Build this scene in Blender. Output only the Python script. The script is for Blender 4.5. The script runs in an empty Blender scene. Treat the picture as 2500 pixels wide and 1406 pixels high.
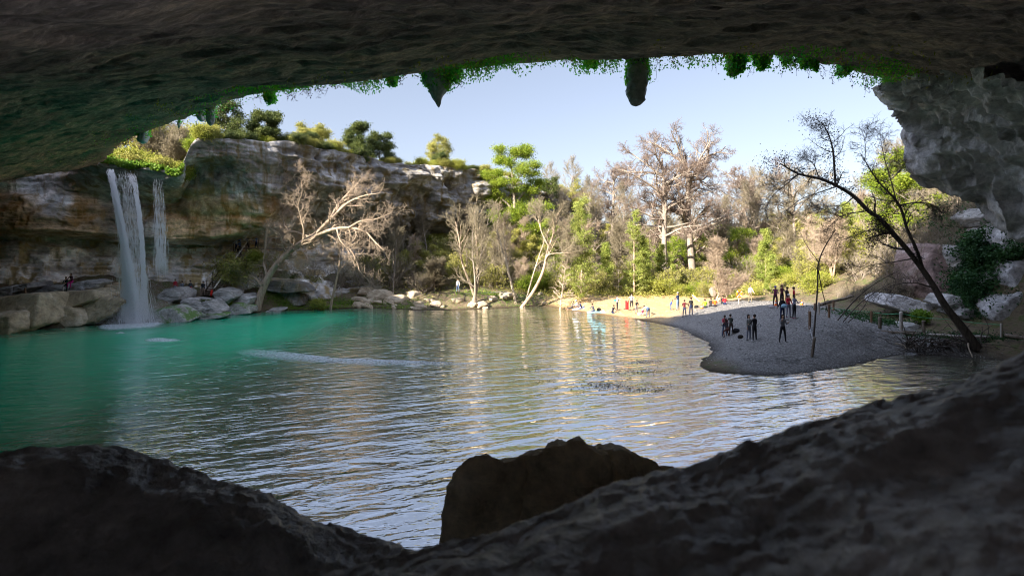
import bpy, math, random
import numpy as np
from math import radians, sin, cos, pi
from mathutils import Vector
# ---------------------------------------------------------------- camera, sky, sun, exposure
SC = bpy.context.scene
COL = SC.collection
CAMZ, HOR, F = 6.0, 631.0, 1250.0           # eye height over the pool, horizon row and focal length in photo pixels
cam_d = bpy.data.cameras.new('camera'); cam = bpy.data.objects.new('camera', cam_d); COL.objects.link(cam)
cam.location = (0, 0, CAMZ); cam.rotation_euler = (radians(90), 0, 0)
cam_d.lens = 18; cam_d.sensor_width = 36; cam_d.shift_y = -(703 - HOR) / 2500
cam_d.clip_start = 0.05; cam_d.clip_end = 3000
cam_d.dof.use_dof = True; cam_d.dof.focus_distance = 38; cam_d.dof.aperture_fstop = 1.8
SC.camera = cam
SUN_EL = radians(29.5); SDIR = np.array([0.765, 0.645]); SDIR /= np.linalg.norm(SDIR)   # the way the light travels over the ground
wd = bpy.data.worlds.new('World'); SC.world = wd; wd.use_nodes = True
nt = wd.node_tree; bg = nt.nodes['Background']
sky = nt.nodes.new('ShaderNodeTexSky'); sky.sky_type = 'NISHITA'; sky.sun_disc = False
sky.sun_elevation = SUN_EL; sky.sun_rotation = math.atan2(-SDIR[0], -SDIR[1])
sky.air_density = 1.0; sky.dust_density = 1.5; sky.ozone_density = 1.6; sky.altitude = 300
hs = nt.nodes.new('ShaderNodeHueSaturation'); hs.inputs['Saturation'].default_value = 0.72; gm = nt.nodes.new('ShaderNodeGamma'); gm.inputs[1].default_value = 0.75; nt.links.new(sky.outputs[0], gm.inputs[0]); nt.links.new(gm.outputs[0], hs.inputs['Color'])
ti = nt.nodes.new('ShaderNodeMix'); ti.data_type = 'RGBA'; ti.blend_type = 'MULTIPLY'; ti.inputs[0].default_value = 1; ti.inputs[7].default_value = (0.985, 0.975, 1.04, 1)
nt.links.new(hs.outputs[0], ti.inputs[6])
# added fill light: sky brightened overhead, above the part the opening shows
tc = nt.nodes.new('ShaderNodeTexCoord'); sx = nt.nodes.new('ShaderNodeSeparateXYZ'); nt.links.new(tc.outputs['Generated'], sx.inputs[0])
mr = nt.nodes.new('ShaderNodeMapRange'); mr.interpolation_type = 'SMOOTHSTEP'; mr.inputs[1].default_value = 0.42; mr.inputs[2].default_value = 0.85; mr.inputs[3].default_value = 1.0; mr.inputs[4].default_value = 3.2; nt.links.new(sx.outputs[2], mr.inputs[0])
vm = nt.nodes.new('ShaderNodeVectorMath'); vm.operation = 'SCALE'; nt.links.new(ti.outputs[2], vm.inputs[0]); nt.links.new(mr.outputs[0], vm.inputs['Scale']); nt.links.new(vm.outputs[0], bg.inputs[0]); bg.inputs[1].default_value = 0.058
sun_d = bpy.data.lights.new('sun', 'SUN'); sun = bpy.data.objects.new('sun', sun_d); COL.objects.link(sun)
sun_d.energy = 3.7; sun_d.angle = radians(0.5); sun_d.color = (1.0, 0.89, 0.74)
sd = Vector((SDIR[0] * cos(SUN_EL), SDIR[1] * cos(SUN_EL), -sin(SUN_EL)))
sun.rotation_euler = sd.to_track_quat('-Z', 'Y').to_euler()
SC.view_settings.view_transform = 'Standard'; SC.view_settings.look = 'None'
SC.view_settings.exposure = 2.4; SC.view_settings.gamma = 1
SC.cycles.pixel_filter_type = 'BLACKMAN_HARRIS'; SC.cycles.filter_width = 1.1; SC.cycles.max_bounces = 8; SC.cycles.diffuse_bounces = 5; SC.cycles.glossy_bounces = 3
SC.cycles.transparent_max_bounces = 24; SC.cycles.transmission_bounces = 3
SC.cycles.caustics_reflective = False; SC.cycles.caustics_refractive = False
SC.cycles.sample_clamp_indirect = 4

# ---------------------------------------------------------------- helpers
RNG = np.random.default_rng(7)
def A(*a): return np.array(a, float)
def at(px, py, Y): return A((px - 1250) / F * Y, Y, CAMZ - (py - HOR) / F * Y)     # a point seen at (px,py), Y metres off
def onz(px, py, z=0.0):
    Y = (CAMZ - z) * F / (py - HOR); return A((px - 1250) / F * Y, Y, z)

def _h(ix, iy, iz, s):
    n = (ix * 374761393 + iy * 668265263 + iz * 2147483647 + s * 1274126177) & 0xffffffff
    n = ((n ^ (n >> 13)) * 1274126177) & 0xffffffff
    n = ((n ^ (n >> 16)) * 2246822519) & 0xffffffff
    return ((n ^ (n >> 15)) & 0xffff) / 32767.5 - 1.0
def noise(P, s=0):
    P = np.asarray(P, float); i = np.floor(P).astype(np.int64); f = P - i; f = f * f * f * (f * (f * 6 - 15) + 10)
    x, y, z = i[..., 0], i[..., 1], i[..., 2]; r = 0
    for a in (0, 1):
        for b in (0, 1):
            for c in (0, 1):
                wt = (f[..., 0] if a else 1 - f[..., 0]) * (f[..., 1] if b else 1 - f[..., 1]) * (f[..., 2] if c else 1 - f[..., 2])
                r = r + wt * _h(x + a, y + b, z + c, s)
    return r
def fbm(P, o=4, s=0, g=0.5):
    P = np.asarray(P, float); r = 0; a = 1.0; t = 0
    for k in range(o):
        r = r + a * noise(P * 2.03 ** k + 17.3 * k, s + k); t += a; a *= g
    return r / t
def ridge(P, o=4, s=0):
    P = np.asarray(P, float); r = 0; a = 1.0
    for k in range(o):
        r = r + a * (1 - np.abs(noise(P * 2.0 ** k + 9.1 * k, s + k)) * 2); a *= 0.5
    return r / 2
def sm(a, b, x):
    t = np.clip((x - a) / (b - a), 0, 1); return t * t * (3 - 2 * t)

def mesh(name, V, Q=None, T=None, mats=None, parent=None, smooth=False, mi=None, attr=None):
    V = np.asarray(V, float).reshape(-1, 3)
    me = bpy.data.meshes.new(name)
    loops = []; sizes = []
    if Q is not None and len(Q): Q = np.asarray(Q, int).reshape(-1, 4); loops.append(Q.ravel()); sizes.append(np.full(len(Q), 4))
    if T is not None and len(T): T = np.asarray(T, int).reshape(-1, 3); loops.append(T.ravel()); sizes.append(np.full(len(T), 3))
    loops = np.concatenate(loops).astype(np.int32); sizes = np.concatenate(sizes)
    me.vertices.add(len(V)); me.vertices.foreach_set('co', V.ravel().astype(np.float32))
    me.loops.add(len(loops)); me.loops.foreach_set('vertex_index', loops)
    me.polygons.add(len(sizes)); st = np.concatenate([[0], np.cumsum(sizes)[:-1]]).astype(np.int32)
    me.polygons.foreach_set('loop_start', st)
    try: me.polygons.foreach_set('loop_total', sizes.astype(np.int32))
    except Exception: pass
    if smooth: me.polygons.foreach_set('use_smooth', np.ones(len(sizes), bool))
    if mi is not None: me.polygons.foreach_set('material_index', np.asarray(mi, np.int32))
    for m in (mats if isinstance(mats, (list, tuple)) else [mats]):
        if m is not None: me.materials.append(m)
    if attr:
        for k, v in attr.items():
            a = me.attributes.new(k, 'FLOAT', 'POINT'); a.data.foreach_set('value', np.asarray(v, np.float32).ravel())
    me.update(calc_edges=True); me.validate()
    o = bpy.data.objects.new(name, me); COL.objects.link(o)
    if parent is not None: o.parent = parent
    return o
def gridq(ny, nx, wrap=False):
    i = np.arange(ny - 1)[:, None]; j = np.arange(nx if wrap else nx - 1)[None, :]; j2 = (j + 1) % nx
    return np.stack([i * nx + j, i * nx + j2, (i + 1) * nx + j2, (i + 1) * nx + j], -1).reshape(-1, 4)
def tag(o, label=None, cat=None, group=None, kind=None):
    if label: o['label'] = label
    if cat: o['category'] = cat
    if group: o['group'] = group
    if kind: o['kind'] = kind
    return o
def empty(name, loc, label, cat, group=None, rz=0.0):
    o = bpy.data.objects.new(name, None); COL.objects.link(o); o.location = loc; o.rotation_euler = (0, 0, rz); o.empty_display_size = 0.2
    return tag(o, label, cat, group)
def copy_thing(o, loc=None, rz=None, sc=None, label=None):
    c = o.copy(); COL.objects.link(c)
    for ch in o.children:
        d = ch.copy(); COL.objects.link(d); d.parent = c
    if loc is not None: c.location = loc
    if rz is not None: c.rotation_euler = (0, 0, rz)
    if sc is not None: c.scale = sc
    if label: c['label'] = label
    return c

class Tubes:
    """Collects polylines with a radius per point and lofts them as tubes, all of one length and side count at once."""
    def __init__(s): s.b = {}
    def add(s, P, R, sides=5):
        P = np.asarray(P, float); R = np.asarray(R, float)
        if P.ndim == 2: P = P[None]; R = R[None]
        if len(P): s.b.setdefault((P.shape[1], sides), []).append((P, np.broadcast_to(R, P.shape[:2])))
        return s
    def geo(s):
        Vs, Qs, n0 = [], [], 0
        for (K, S), L in s.b.items():
            P = np.concatenate([a for a, _ in L]); R = np.concatenate([r for _, r in L]); N = len(P)
            T = np.gradient(P, axis=1); T /= np.linalg.norm(T, axis=2, keepdims=True) + 1e-9
            ref = np.where(np.abs(T.mean(1))[:, None, 2:3] > 0.7, A(1, 0.1, 0), A(0, 0.1, 1))
            U = np.cross(T, ref); U /= np.linalg.norm(U, axis=2, keepdims=True) + 1e-9; W = np.cross(T, U)
            a = np.arange(S) * 2 * pi / S
            V = P[:, :, None] + R[:, :, None, None] * (U[:, :, None] * np.cos(a)[:, None] + W[:, :, None] * np.sin(a)[:, None])
            q = gridq(K, S, True); Q = (q[None] + (np.arange(N) * K * S)[:, None, None]).reshape(-1, 4)
            Vs.append(V.reshape(-1, 3)); Qs.append(Q + n0); n0 += N * K * S
        return np.concatenate(Vs), np.concatenate(Qs)
    def build(s, name, mat, parent=None, smooth=True):
        V, Q = s.geo(); return mesh(name, V, Q, mats=mat, parent=parent, smooth=smooth)
def resample(pts, K, smooth=True):
    pts = np.asarray(pts, float)
    if smooth and len(pts) > 2:
        out = []; P = np.vstack([2 * pts[0] - pts[1], pts, 2 * pts[-1] - pts[-2]])
        for i in range(1, len(P) - 2):
            t = np.linspace(0, 1, 8, endpoint=False)[:, None]
            a, b, c, d = P[i - 1], P[i], P[i + 1], P[i + 2]
            out.append(0.5 * (2 * b + (c - a) * t + (2 * a - 5 * b + 4 * c - d) * t ** 2 + (3 * b - a - 3 * c + d) * t ** 3))
        pts = np.vstack(out + [P[-2][None]])
    s = np.concatenate([[0], np.cumsum(np.linalg.norm(np.diff(pts[:, :3], axis=0), axis=1))]); u = np.linspace(0, s[-1], K)
    return np.stack([np.interp(u, s, pts[:, k]) for k in range(pts.shape[1])], 1)

# ---------------------------------------------------------------- materials
def newmat(name):
    m = bpy.data.materials.new(name); m.use_nodes = True; n = m.node_tree.nodes; return m, n, m.node_tree.links, n['Principled BSDF']
def ramp(n, l, src, stops, interp='LINEAR'):
    r = n.new('ShaderNodeValToRGB'); r.color_ramp.interpolation = interp; e = r.color_ramp.elements
    while len(e) < len(stops): e.new(0.5)
    for k, (p, c) in enumerate(stops): e[k].position = p; e[k].color = (*c, 1) if len(c) == 3 else c
    l.new(src, r.inputs[0]); return r.outputs[0]
def coords(n, l, scale=(1, 1, 1), rot=(0, 0, 0), obj=False):
    if any(rot):
        v = coords(n, l, (1, 1, 1), (0, 0, 0), obj); v.node.inputs['Rotation'].default_value = rot; m = n.new('ShaderNodeMapping'); m.inputs['Scale'].default_value = scale; l.new(v, m.inputs[0]); return m.outputs[0]
    g = n.new('ShaderNodeTexCoord') if obj else n.new('ShaderNodeNewGeometry'); m = n.new('ShaderNodeMapping')
    m.inputs['Scale'].default_value = scale; m.inputs['Rotation'].default_value = rot
    l.new(g.outputs['Object'] if obj else g.outputs['Position'], m.inputs[0]); return m.outputs[0]
def ntex(n, l, vec, scale, detail=6, rough=0.6, dist=0.0):
    t = n.new('ShaderNodeTexNoise'); t.inputs['Scale'].default_value = scale; t.inputs['Detail'].default_value = detail
    t.inputs['Roughness'].default_value = rough; t.inputs['Distortion'].default_value = dist; l.new(vec, t.inputs['Vector']); return t.outputs[0]
def mixc(n, l, fac, a, b, mode='MIX'):
    m = n.new('ShaderNodeMix'); m.data_type = 'RGBA'; m.blend_type = mode
    for s, v in ((0, fac), (6, a), (7, b)):
        if isinstance(v, (int, float)): m.inputs[s].default_value = v
        elif isinstance(v, tuple): m.inputs[s].default_value = (*v, 1)
        else: l.new(v, m.inputs[s])
    return m.outputs[2]
def bump(n, l, h, dist, strength=1.0, prev=None):
    b = n.new('ShaderNodeBump'); b.inputs['Distance'].default_value = dist; b.inputs['Strength'].default_value = strength
    l.new(h, b.inputs['Height'])
    if prev is not None: l.new(prev, b.inputs['Normal'])
    return b.outputs[0]
def rock_mat(name, c1, c2, c3, scale=1.0, strat=0.0, moss=None, bumpd=0.12, obj=False, stain=None, rough=0.9, brown=None, spec=.25):
    m, n, l, b = newmat(name)
    v = coords(n, l, (scale, scale, scale * (1 + 5 * strat)), obj=obj)
    a = ntex(n, l, v, 0.55, 10, 0.65, 0.6); f = ntex(n, l, v, 3.2, 8, 0.7, 0.3)
    col = ramp(n, l, a, [(0.30, c1), (0.5, c2), (0.70, c3)])
    col = mixc(n, l, 0.75, col, ramp(n, l, f, [(0.3, (0.35, 0.35, 0.35)), (0.55, (1, 1, 1)), (0.75, (1.45, 1.42, 1.35))]), 'MULTIPLY')
    if stain:
        v2 = coords(n, l, (0.9, 0.9, 0.12), obj=obj); s = ntex(n, l, v2, 1.0, 6, 0.6, 0.4)
        col = mixc(n, l, ramp(n, l, s, [(0.48, (0, 0, 0)), (0.62, (1, 1, 1))]), col, stain)
    if brown:
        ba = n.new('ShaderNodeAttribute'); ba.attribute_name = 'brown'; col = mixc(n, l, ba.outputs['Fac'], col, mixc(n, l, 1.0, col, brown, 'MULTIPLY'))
        bp = n.new('ShaderNodeAttribute'); bp.attribute_name = 'pale'; col = mixc(n, l, bp.outputs['Fac'], col, mixc(n, l, 1.0, col, (3.0, 2.95, 2.9), 'MULTIPLY'))  # fill light that the shaded left wall lacks, put into its colour
    if moss:
        g = n.new('ShaderNodeNewGeometry'); sx = n.new('ShaderNodeSeparateXYZ'); l.new(g.outputs['Normal'], sx.inputs[0])
        mn = ntex(n, l, coords(n, l, obj=obj), 1.1, 6, 0.7)
        ad = n.new('ShaderNodeMath'); ad.operation = 'MULTIPLY_ADD'; l.new(sx.outputs[2], ad.inputs[0]); ad.inputs[1].default_value = 0.25; l.new(mn, ad.inputs[2])
        col = mixc(n, l, ramp(n, l, ad.outputs[0], [(moss[3], (0, 0, 0)), (moss[3] + 0.09, (1, 1, 1))]), col, tuple(moss[:3]))
    l.new(col, b.inputs['Base Color']); b.inputs['Roughness'].default_value = rough; b.inputs['Specular IOR Level'].default_value = spec
    nm = bump(n, l, a, bumpd * 3.5); nm = bump(n, l, f, bumpd, 1.0, nm)
    l.new(nm, b.inputs['Normal']); return m
def plain(name, c, rough=0.8, var=0.25, scale=6.0, spec=0.2, bd=0.0):
    m, n, l, b = newmat(name)
    f = ntex(n, l, coords(n, l), scale, 5, 0.6)
    lo = tuple(x * (1 - var) for x in c); hi = tuple(min(1, x * (1 + var)) for x in c)
    l.new(ramp(n, l, f, [(0.35, lo), (0.65, hi)]), b.inputs['Base Color'])
    b.inputs['Roughness'].default_value = rough; b.inputs['Specular IOR Level'].default_value = spec
    if bd: l.new(bump(n, l, f, bd), b.inputs['Normal'])
    return m
def leaf_mat(name, c, c2, trans=0.35, scale=0.8):
    m, n, l, b = newmat(name)
    f = ntex(n, l, coords(n, l), scale, 4, 0.7); g = ntex(n, l, coords(n, l), 9.0, 2, 0.6)
    mid = tuple((x + y) / 2 for x, y in zip(c, c2))
    col = ramp(n, l, f, [(0.35, c), (0.5, mid), (0.65, c2)])
    col = mixc(n, l, 0.6, col, ramp(n, l, g, [(0.3, (0.5, 0.55, 0.5)), (0.7, (1.4, 1.35, 1.2))]), 'MULTIPLY')
    tr = n.new('ShaderNodeBsdfTranslucent'); l.new(col, tr.inputs[0]); l.new(col, b.inputs['Base Color'])
    b.inputs['Roughness'].default_value = 0.6; b.inputs['Specular IOR Level'].default_value = 0.25
    mx = n.new('ShaderNodeMixShader'); mx.inputs[0].default_value = trans
    l.new(b.outputs[0], mx.inputs[1]); l.new(tr.outputs[0], mx.inputs[2]); l.new(mx.outputs[0], n['Material Output'].inputs[0]); return m
def bark_mat(name, c1, c2, sc=1.0):
    m, n, l, b = newmat(name)
    v = coords(n, l, (4 * sc, 4 * sc, 0.8 * sc)); f = ntex(n, l, v, 2.0, 7, 0.65)
    l.new(ramp(n, l, f, [(0.35, c1), (0.62, c2)]), b.inputs['Base Color']); b.inputs['Roughness'].default_value = 0.9
    b.inputs['Specular IOR Level'].default_value = 0.15
    l.new(bump(n, l, f, 0.03), b.inputs['Normal']); return m
M = {}
def ceiling_mat():
    m, n, l, b = newmat('cave_ceiling_rock')
    v = coords(n, l, (.35, .9, 1.2)); a = ntex(n, l, v, 0.5, 8, 0.65, 0.3); f = ntex(n, l, coords(n, l, (1.6, 4.0, 4.0)), 1.5, 9, 0.75, 0.5); g = ntex(n, l, coords(n, l), 9, 5, 0.75)
    col = ramp(n, l, a, [(0.3, (0.20, 0.175, 0.165)), (0.5, (0.38, 0.33, 0.30)), (0.7, (0.60, 0.50, 0.40))])
    col = mixc(n, l, 0.85, col, ramp(n, l, f, [(0.32, (0.35, 0.35, 0.35)), (0.5, (0.85, 0.85, 0.85)), (0.62, (1.5, 1.45, 1.4))]), 'MULTIPLY')
    ba = n.new('ShaderNodeAttribute'); ba.attribute_name = 'brown'; col = mixc(n, l, ba.outputs['Fac'], col, mixc(n, l, 1.0, col, (1.5, .93, .72), 'MULTIPLY'))  # brown rock at left, its colour reddened further against green bounce light
    l.new(col, b.inputs['Base Color']); b.inputs['Roughness'].default_value = 0.95; b.inputs['Specular IOR Level'].default_value = 0.15
    l.new(bump(n, l, g, 0.05, 1, bump(n, l, f, 0.16)), b.inputs['Normal']); return m
M['ceiling'] = ceiling_mat()
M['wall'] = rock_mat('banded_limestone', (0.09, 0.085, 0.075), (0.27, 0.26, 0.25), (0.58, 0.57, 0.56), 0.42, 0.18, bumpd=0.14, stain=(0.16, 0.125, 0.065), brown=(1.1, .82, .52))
M['hang'] = rock_mat('flowstone', (0.26, 0.25, 0.25), (0.66, 0.64, 0.64), (0.92, 0.92, 0.94), 0.9, 0.0, bumpd=0.10, rough=0.75)
M['slab'] = rock_mat('mossy_slab', (0.26, 0.20, 0.12), (0.50, 0.41, 0.27), (0.64, 0.57, 0.44), 0.8, 0.0, moss=(0.13, 0.17, 0.09, 0.82), bumpd=0.04)
M['grey'] = rock_mat('grey_boulder', (0.13, 0.125, 0.115), (0.38, 0.37, 0.35), (0.62, 0.61, 0.6), 1.3, 0.5, bumpd=0.09, moss=(0.09, 0.12, 0.05, 0.90))
M['pale'] = rock_mat('pale_boulder', (0.25, 0.24, 0.235), (0.56, 0.545, 0.54), (0.82, 0.81, 0.81), 1.1, 0.0, bumpd=0.14)
M['tan'] = rock_mat('tan_bank_rock', (0.28, 0.22, 0.15), (0.46, 0.38, 0.27), (0.60, 0.52, 0.40), 1.0, 0.3, bumpd=0.06)
M['pink'] = rock_mat('pinkish_rock', (0.12, 0.09, 0.08), (0.28, 0.20, 0.18), (0.46, 0.40, 0.38), 0.9, 0.0, bumpd=0.12)
M['mossrock'] = rock_mat('moss_rock', (0.16, 0.15, 0.12), (0.34, 0.33, 0.30), (0.50, 0.50, 0.48), 1.2, 0.0, moss=(0.10, 0.17, 0.05, 0.66), bumpd=0.05)
M['near'] = rock_mat('dark_cave_boulder', (0.18, 0.19, 0.21), (0.46, 0.48, 0.52), (0.82, 0.85, 0.9), 2.4, 0.0, bumpd=0.035, obj=False, rough=.42, spec=.75)
M['nearbrown'] = rock_mat('brown_cave_boulder', (0.50, 0.39, 0.27), (0.75, 0.62, 0.45), (0.88, 0.78, 0.64), 1.6, 0.0, bumpd=0.04)
# ---------------------------------------------------------------- shoreline of the pool (water is z = 0)
SH = [onz(*p)[:2] for p in [(0, 812), (120, 802), (240, 793), (330, 792), (400, 786), (470, 775), (540, 767), (620, 763), (720, 757), (800, 755), (900, 752), (980, 756), (1080, 758), (1150, 756), (1240, 752),
      (1330, 746), (1380, 756), (1450, 766), (1560, 781), (1640, 796), (1700, 820), (1735, 842), (1738, 860), (1706, 880), (1702, 898), (1750, 911), (1850, 917), (1950, 913), (2050, 900), (2130, 880),
      (2200, 863), (2290, 868), (2390, 874)]]
SH += [A(31, 28), A(34, 22), A(33, 14), A(24, 8.5), A(10, 6.6), A(0, 6.2), A(-10, 7), A(-24, 9), A(-42, 14), A(-52, 24), A(-50, 36)]
SH = np.array(SH)
def chaikin(P, n=2):
    for _ in range(n):
        Q = np.roll(P, -1, 0); P = np.stack([0.75 * P + 0.25 * Q, 0.25 * P + 0.75 * Q], 1).reshape(-1, 2)
    return P
SHC = chaikin(SH, 1)
def sdist(X, Y):
    """metres outside the pool's edge (negative over the water)"""
    P = np.stack([X, Y], -1).reshape(-1, 2); B = SHC; C = np.roll(B, -1, 0); best = np.full(len(P), 1e9); ins = np.zeros(len(P), bool)
    for b, c in zip(B, C):
        d = c - b; t = np.clip(((P - b) @ d) / (d @ d + 1e-12), 0, 1); q = P - b - t[:, None] * d
        best = np.minimum(best, (q * q).sum(1))
        cr = ((b[1] > P[:, 1]) != (c[1] > P[:, 1])); xx = (c[0] - b[0]) * (P[:, 1] - b[1]) / (c[1] - b[1] + 1e-12) + b[0]
        ins ^= cr & (P[:, 0] < xx)
    return (np.sqrt(best) * np.where(ins, -1, 1)).reshape(np.shape(X))
CP = np.array([  # x, y, z : land heights
 (14, 30, .45), (16, 32.5, .9), (18, 29, .7), (20, 37, 1.75), (20, 33, 1.3), (23, 34, 1.25), (22, 30, .6), (16, 38, 1.0), (19, 42, 1.8), (17, 44, 1.0), (24, 44, 1.95), (26, 39, 1.5), (18.5, 47, 1.05), (24, 53, 1.5), (20, 55, 1.1),
 (16.2, 47, .6), (14, 51, .45), (11, 55, .3), (12, 58, .5), (9, 61, .5), (22, 60, 1.0), (32, 60, 1.2), (9, 66, .9), (16, 72, 1.4), (26, 70, 1.2),
 (-23, 64, 1.0), (-20, 70, 3.2), (-13, 64.5, 1.0), (-4, 64, 1.1), (-9, 70, 2.6), (2, 72, 1.9), (-11, 78, 7.5), (0, 84, 7.5), (10, 90, 6), (22, 92, 3), (34, 92, 3), (8, 120, 13), (35, 120, 9), (75, 120, 12), (-10, 170, 19), (60, 170, 15), (0, 230, 24), (110, 230, 20), (-30, 120, 16), (-60, 90, 10), (-60, 60, 8),
 (27, 36, .95), (30, 36, 1.0), (30, 33.5, .8), (32, 32, .9), (34, 34, 1.3), (33, 37, 2.2), (36.5, 38, 4.5), (39, 38, 7.5), (42, 40, 10), (31, 42, 1.5), (34, 46, 3.2), (39, 48, 7), (34, 56, 2.4), (40, 60, 5), (50, 42, 12), (55, 70, 9), (48, 80, 6), (38, 74, 3),
 (37, 30, 4), (42, 30, 9), (36, 24, 3), (45, 18, 9), (0, 5, 1.6), (0, 3.2, 3.6), (0, 2, 4.2), (0, -3, 4.5), (-5, 3.5, 3.0), (-10, 4, 3), (6, 4, 3.2), (10, 4.5, 3), (-20, 5, 4), (20, 5, 4), (30, 8, 5), (0, -20, 5), (-60, 12, 7), (-60, 34, 7),
 (-44, 44.5, 1.4), (-42, 50, 3.0), (-37, 51, 2.2), (-35, 54, 1.85), (-33, 55, 1.6), (-31, 58, 1.8), (-27, 60, 1.2), (-29, 62, 3.5), (-32, 52.5, .9)], float)
_k = lambda r: r * r * np.log(r * r + 1e-6) * 0.5
_NC = len(CP); _D = np.linalg.norm(CP[:, None, :2] - CP[None, :, :2], axis=2); _P = np.c_[np.ones(_NC), CP[:, :2]]
_S = np.zeros((_NC + 3, _NC + 3)); _S[:_NC, :_NC] = _k(_D) + 0.6 * np.eye(_NC); _S[:_NC, _NC:] = _P; _S[_NC:, :_NC] = _P.T
_W = np.linalg.solve(_S, np.r_[CP[:, 2], 0, 0, 0])
def gz0(X, Y):
    X = np.asarray(X, float); Y = np.asarray(Y, float); r = _W[_NC] + _W[_NC + 1] * X + _W[_NC + 2] * Y
    for k in range(_NC): r = r + _W[k] * _k(np.hypot(X - CP[k, 0], Y - CP[k, 1]))
    return np.maximum(r, 0.25)
def gz(X, Y):
    X = np.asarray(X, float); Y = np.asarray(Y, float); d = sdist(X, Y); z = gz0(X, Y); d = d + .30 * fbm(np.stack([X * .55, Y * .55, 0 * X], -1), 3, 8) + .10 * fbm(np.stack([X * 2.5, Y * 2.5, 0 * X], -1), 2, 9)
    mound = sm(11, 14, X) * sm(34, 29, X) * sm(70, 60, Y) * sm(24, 26, Y)
    P = np.stack([X, Y, 0 * X], -1)
    rough = np.where(mound > 0.5, 0.10, 0.30) * fbm(P * 0.8, 4, 3) + np.where(mound > 0.5, 0.07 + .10 * sm(21, 25, X), 0.10) * fbm(P * 2.6, 4, 5)
    k = np.where(mound > 0.5, 2.6, 2.0)
    out = z * sm(0, 1, d / k * 0.9) ** 0.8 + rough * sm(0, 1.5, d) + 0.03
    return np.where(d > 0, out, np.maximum(-3.0, 0.45 * d) - 0.0)
def g1(x, y): return float(gz(A(x), A(y))[0])
def ground_mesh():
    def axis(a, b, c, d, st, big):
        lo = a - np.geomspace(1, a - c, big)[::-1] if c < a else []; hi = b + np.geomspace(1, d - b, big)
        return np.concatenate([lo, np.arange(a, b + .01, st), hi])
    xs = axis(-46, 46, -1500, 1500, 0.28, 22); ys = axis(-1, 76, -300, 2500, 0.28, 30)
    X, Y = np.meshgrid(xs, ys); Z = gz(X, Y)
    far = sm(250, 700, np.hypot(X, Y)); Z = Z * (1 - far) + 20 * far
    Z = np.where((np.hypot(X, Y) > 60) & (Z > 30), 30, Z)
    d = sdist(X, Y)
    sand = sm(45, 49, Y - 1.05 * (X - 14)) * sm(75, 64, Y) * sm(3, 7, X) * sm(34, 28, X)
    grav = sm(11, 13, X) * sm(29.5, 27.5, X) * sm(24, 26, Y) * sm(62, 56, Y)
    o = mesh('ground', np.stack([X, Y, Z], -1), gridq(len(ys), len(xs)), mats=M['ground'], smooth=True, attr={'sand': sand, 'gravel': grav, 'shore': d})
    tag(o, kind='structure')
m, n, l, b = newmat('earth_and_gravel')
pos = coords(n, l); f1 = ntex(n, l, pos, 1.3, 8, 0.7); f2 = ntex(n, l, pos, 9, 6, 0.8); f3 = ntex(n, l, pos, 28, 3, 0.7)
soil = ramp(n, l, f1, [(0.3, (0.07, 0.055, 0.035)), (0.5, (0.20, 0.155, 0.10)), (0.62, (0.10, 0.13, 0.04)), (0.75, (0.34, 0.28, 0.19))])
gravc = ramp(n, l, f2, [(0.30, (0.05, 0.048, 0.045)), (0.46, (0.18, 0.172, 0.164)), (0.56, (0.30, 0.288, 0.275)), (0.72, (0.70, 0.69, 0.67))])
sandc = ramp(n, l, f1, [(0.3, (0.40, 0.27, 0.13)), (0.6, (0.56, 0.40, 0.22)), (0.8, (0.64, 0.50, 0.32))])
def attrn(nm):
    a = n.new('ShaderNodeAttribute'); a.attribute_name = nm; return a.outputs['Fac']
col = mixc(n, l, attrn('gravel'), soil, gravc); col = mixc(n, l, attrn('sand'), col, sandc)
wet = ramp(n, l, attrn('shore'), [(0.0, (0.30, 0.28, 0.27)), (0.35, (.55, .54, .53)), (0.9, (1, 1, 1))]); col = mixc(n, l, 1.0, col, wet, 'MULTIPLY')
col = mixc(n, l, 0.5, col, ramp(n, l, f3, [(0.3, (0.45, 0.45, 0.45)), (0.65, (1.25, 1.25, 1.25))]), 'MULTIPLY')
l.new(col, b.inputs['Base Color']); b.inputs['Roughness'].default_value = 0.9; b.inputs['Specular IOR Level'].default_value = 0.2
f4 = ntex(n, l, pos, 2.6, 4, 0.6); l.new(bump(n, l, f3, 0.04, 1, bump(n, l, f2, 0.10, 1, bump(n, l, f4, .22))), b.inputs['Normal']); M['ground'] = m
ground_mesh()

# ---------------------------------------------------------------- water
m, n, l, b = newmat('pool_water')
b.inputs['Roughness'].default_value = 0.015; b.inputs['IOR'].default_value = 1.5
posn = coords(n, l)
cn = ntex(n, l, posn, 0.09, 5, 0.6, .5)
at1 = n.new('ShaderNodeAttribute'); at1.attribute_name = 'depth'
wc = ramp(n, l, at1.outputs['Fac'], [(0.0, (0.32, 0.33, 0.20)), (0.3, (0.12, 0.30, 0.18)), (0.55, (0.0, 0.36, 0.19)), (1.0, (0.0, 0.60, 0.31))])
wc = mixc(n, l, 0.7, wc, ramp(n, l, cn, [(0.3, (0.7, 0.75, 0.8)), (0.7, (1.3, 1.3, 1.2))]), 'MULTIPLY')
l.new(wc, b.inputs['Base Color']); b.inputs['Specular IOR Level'].default_value = 0.3; b.inputs['Roughness'].default_value = .3
def wave(scale, rz, st, dist, det=3, prev=None, strg=1.0, dis=0.6):
    v = coords(n, l, (st, 1.0, 1.0), (0, 0, rz)); t = ntex(n, l, v, scale, det, 0.5, dis); return bump(n, l, t, dist, strg, prev)
nm = wave(1.25, radians(-22), 0.26, 0.10, 1); nm = wave(3.2, radians(-16), 0.36, 0.055, 2, nm); nm = wave(0.5, radians(14), 0.5, 0.04, 1, nm); nm = wave(9.0, 0.1, 0.45, 0.006, 2, nm)
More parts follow.
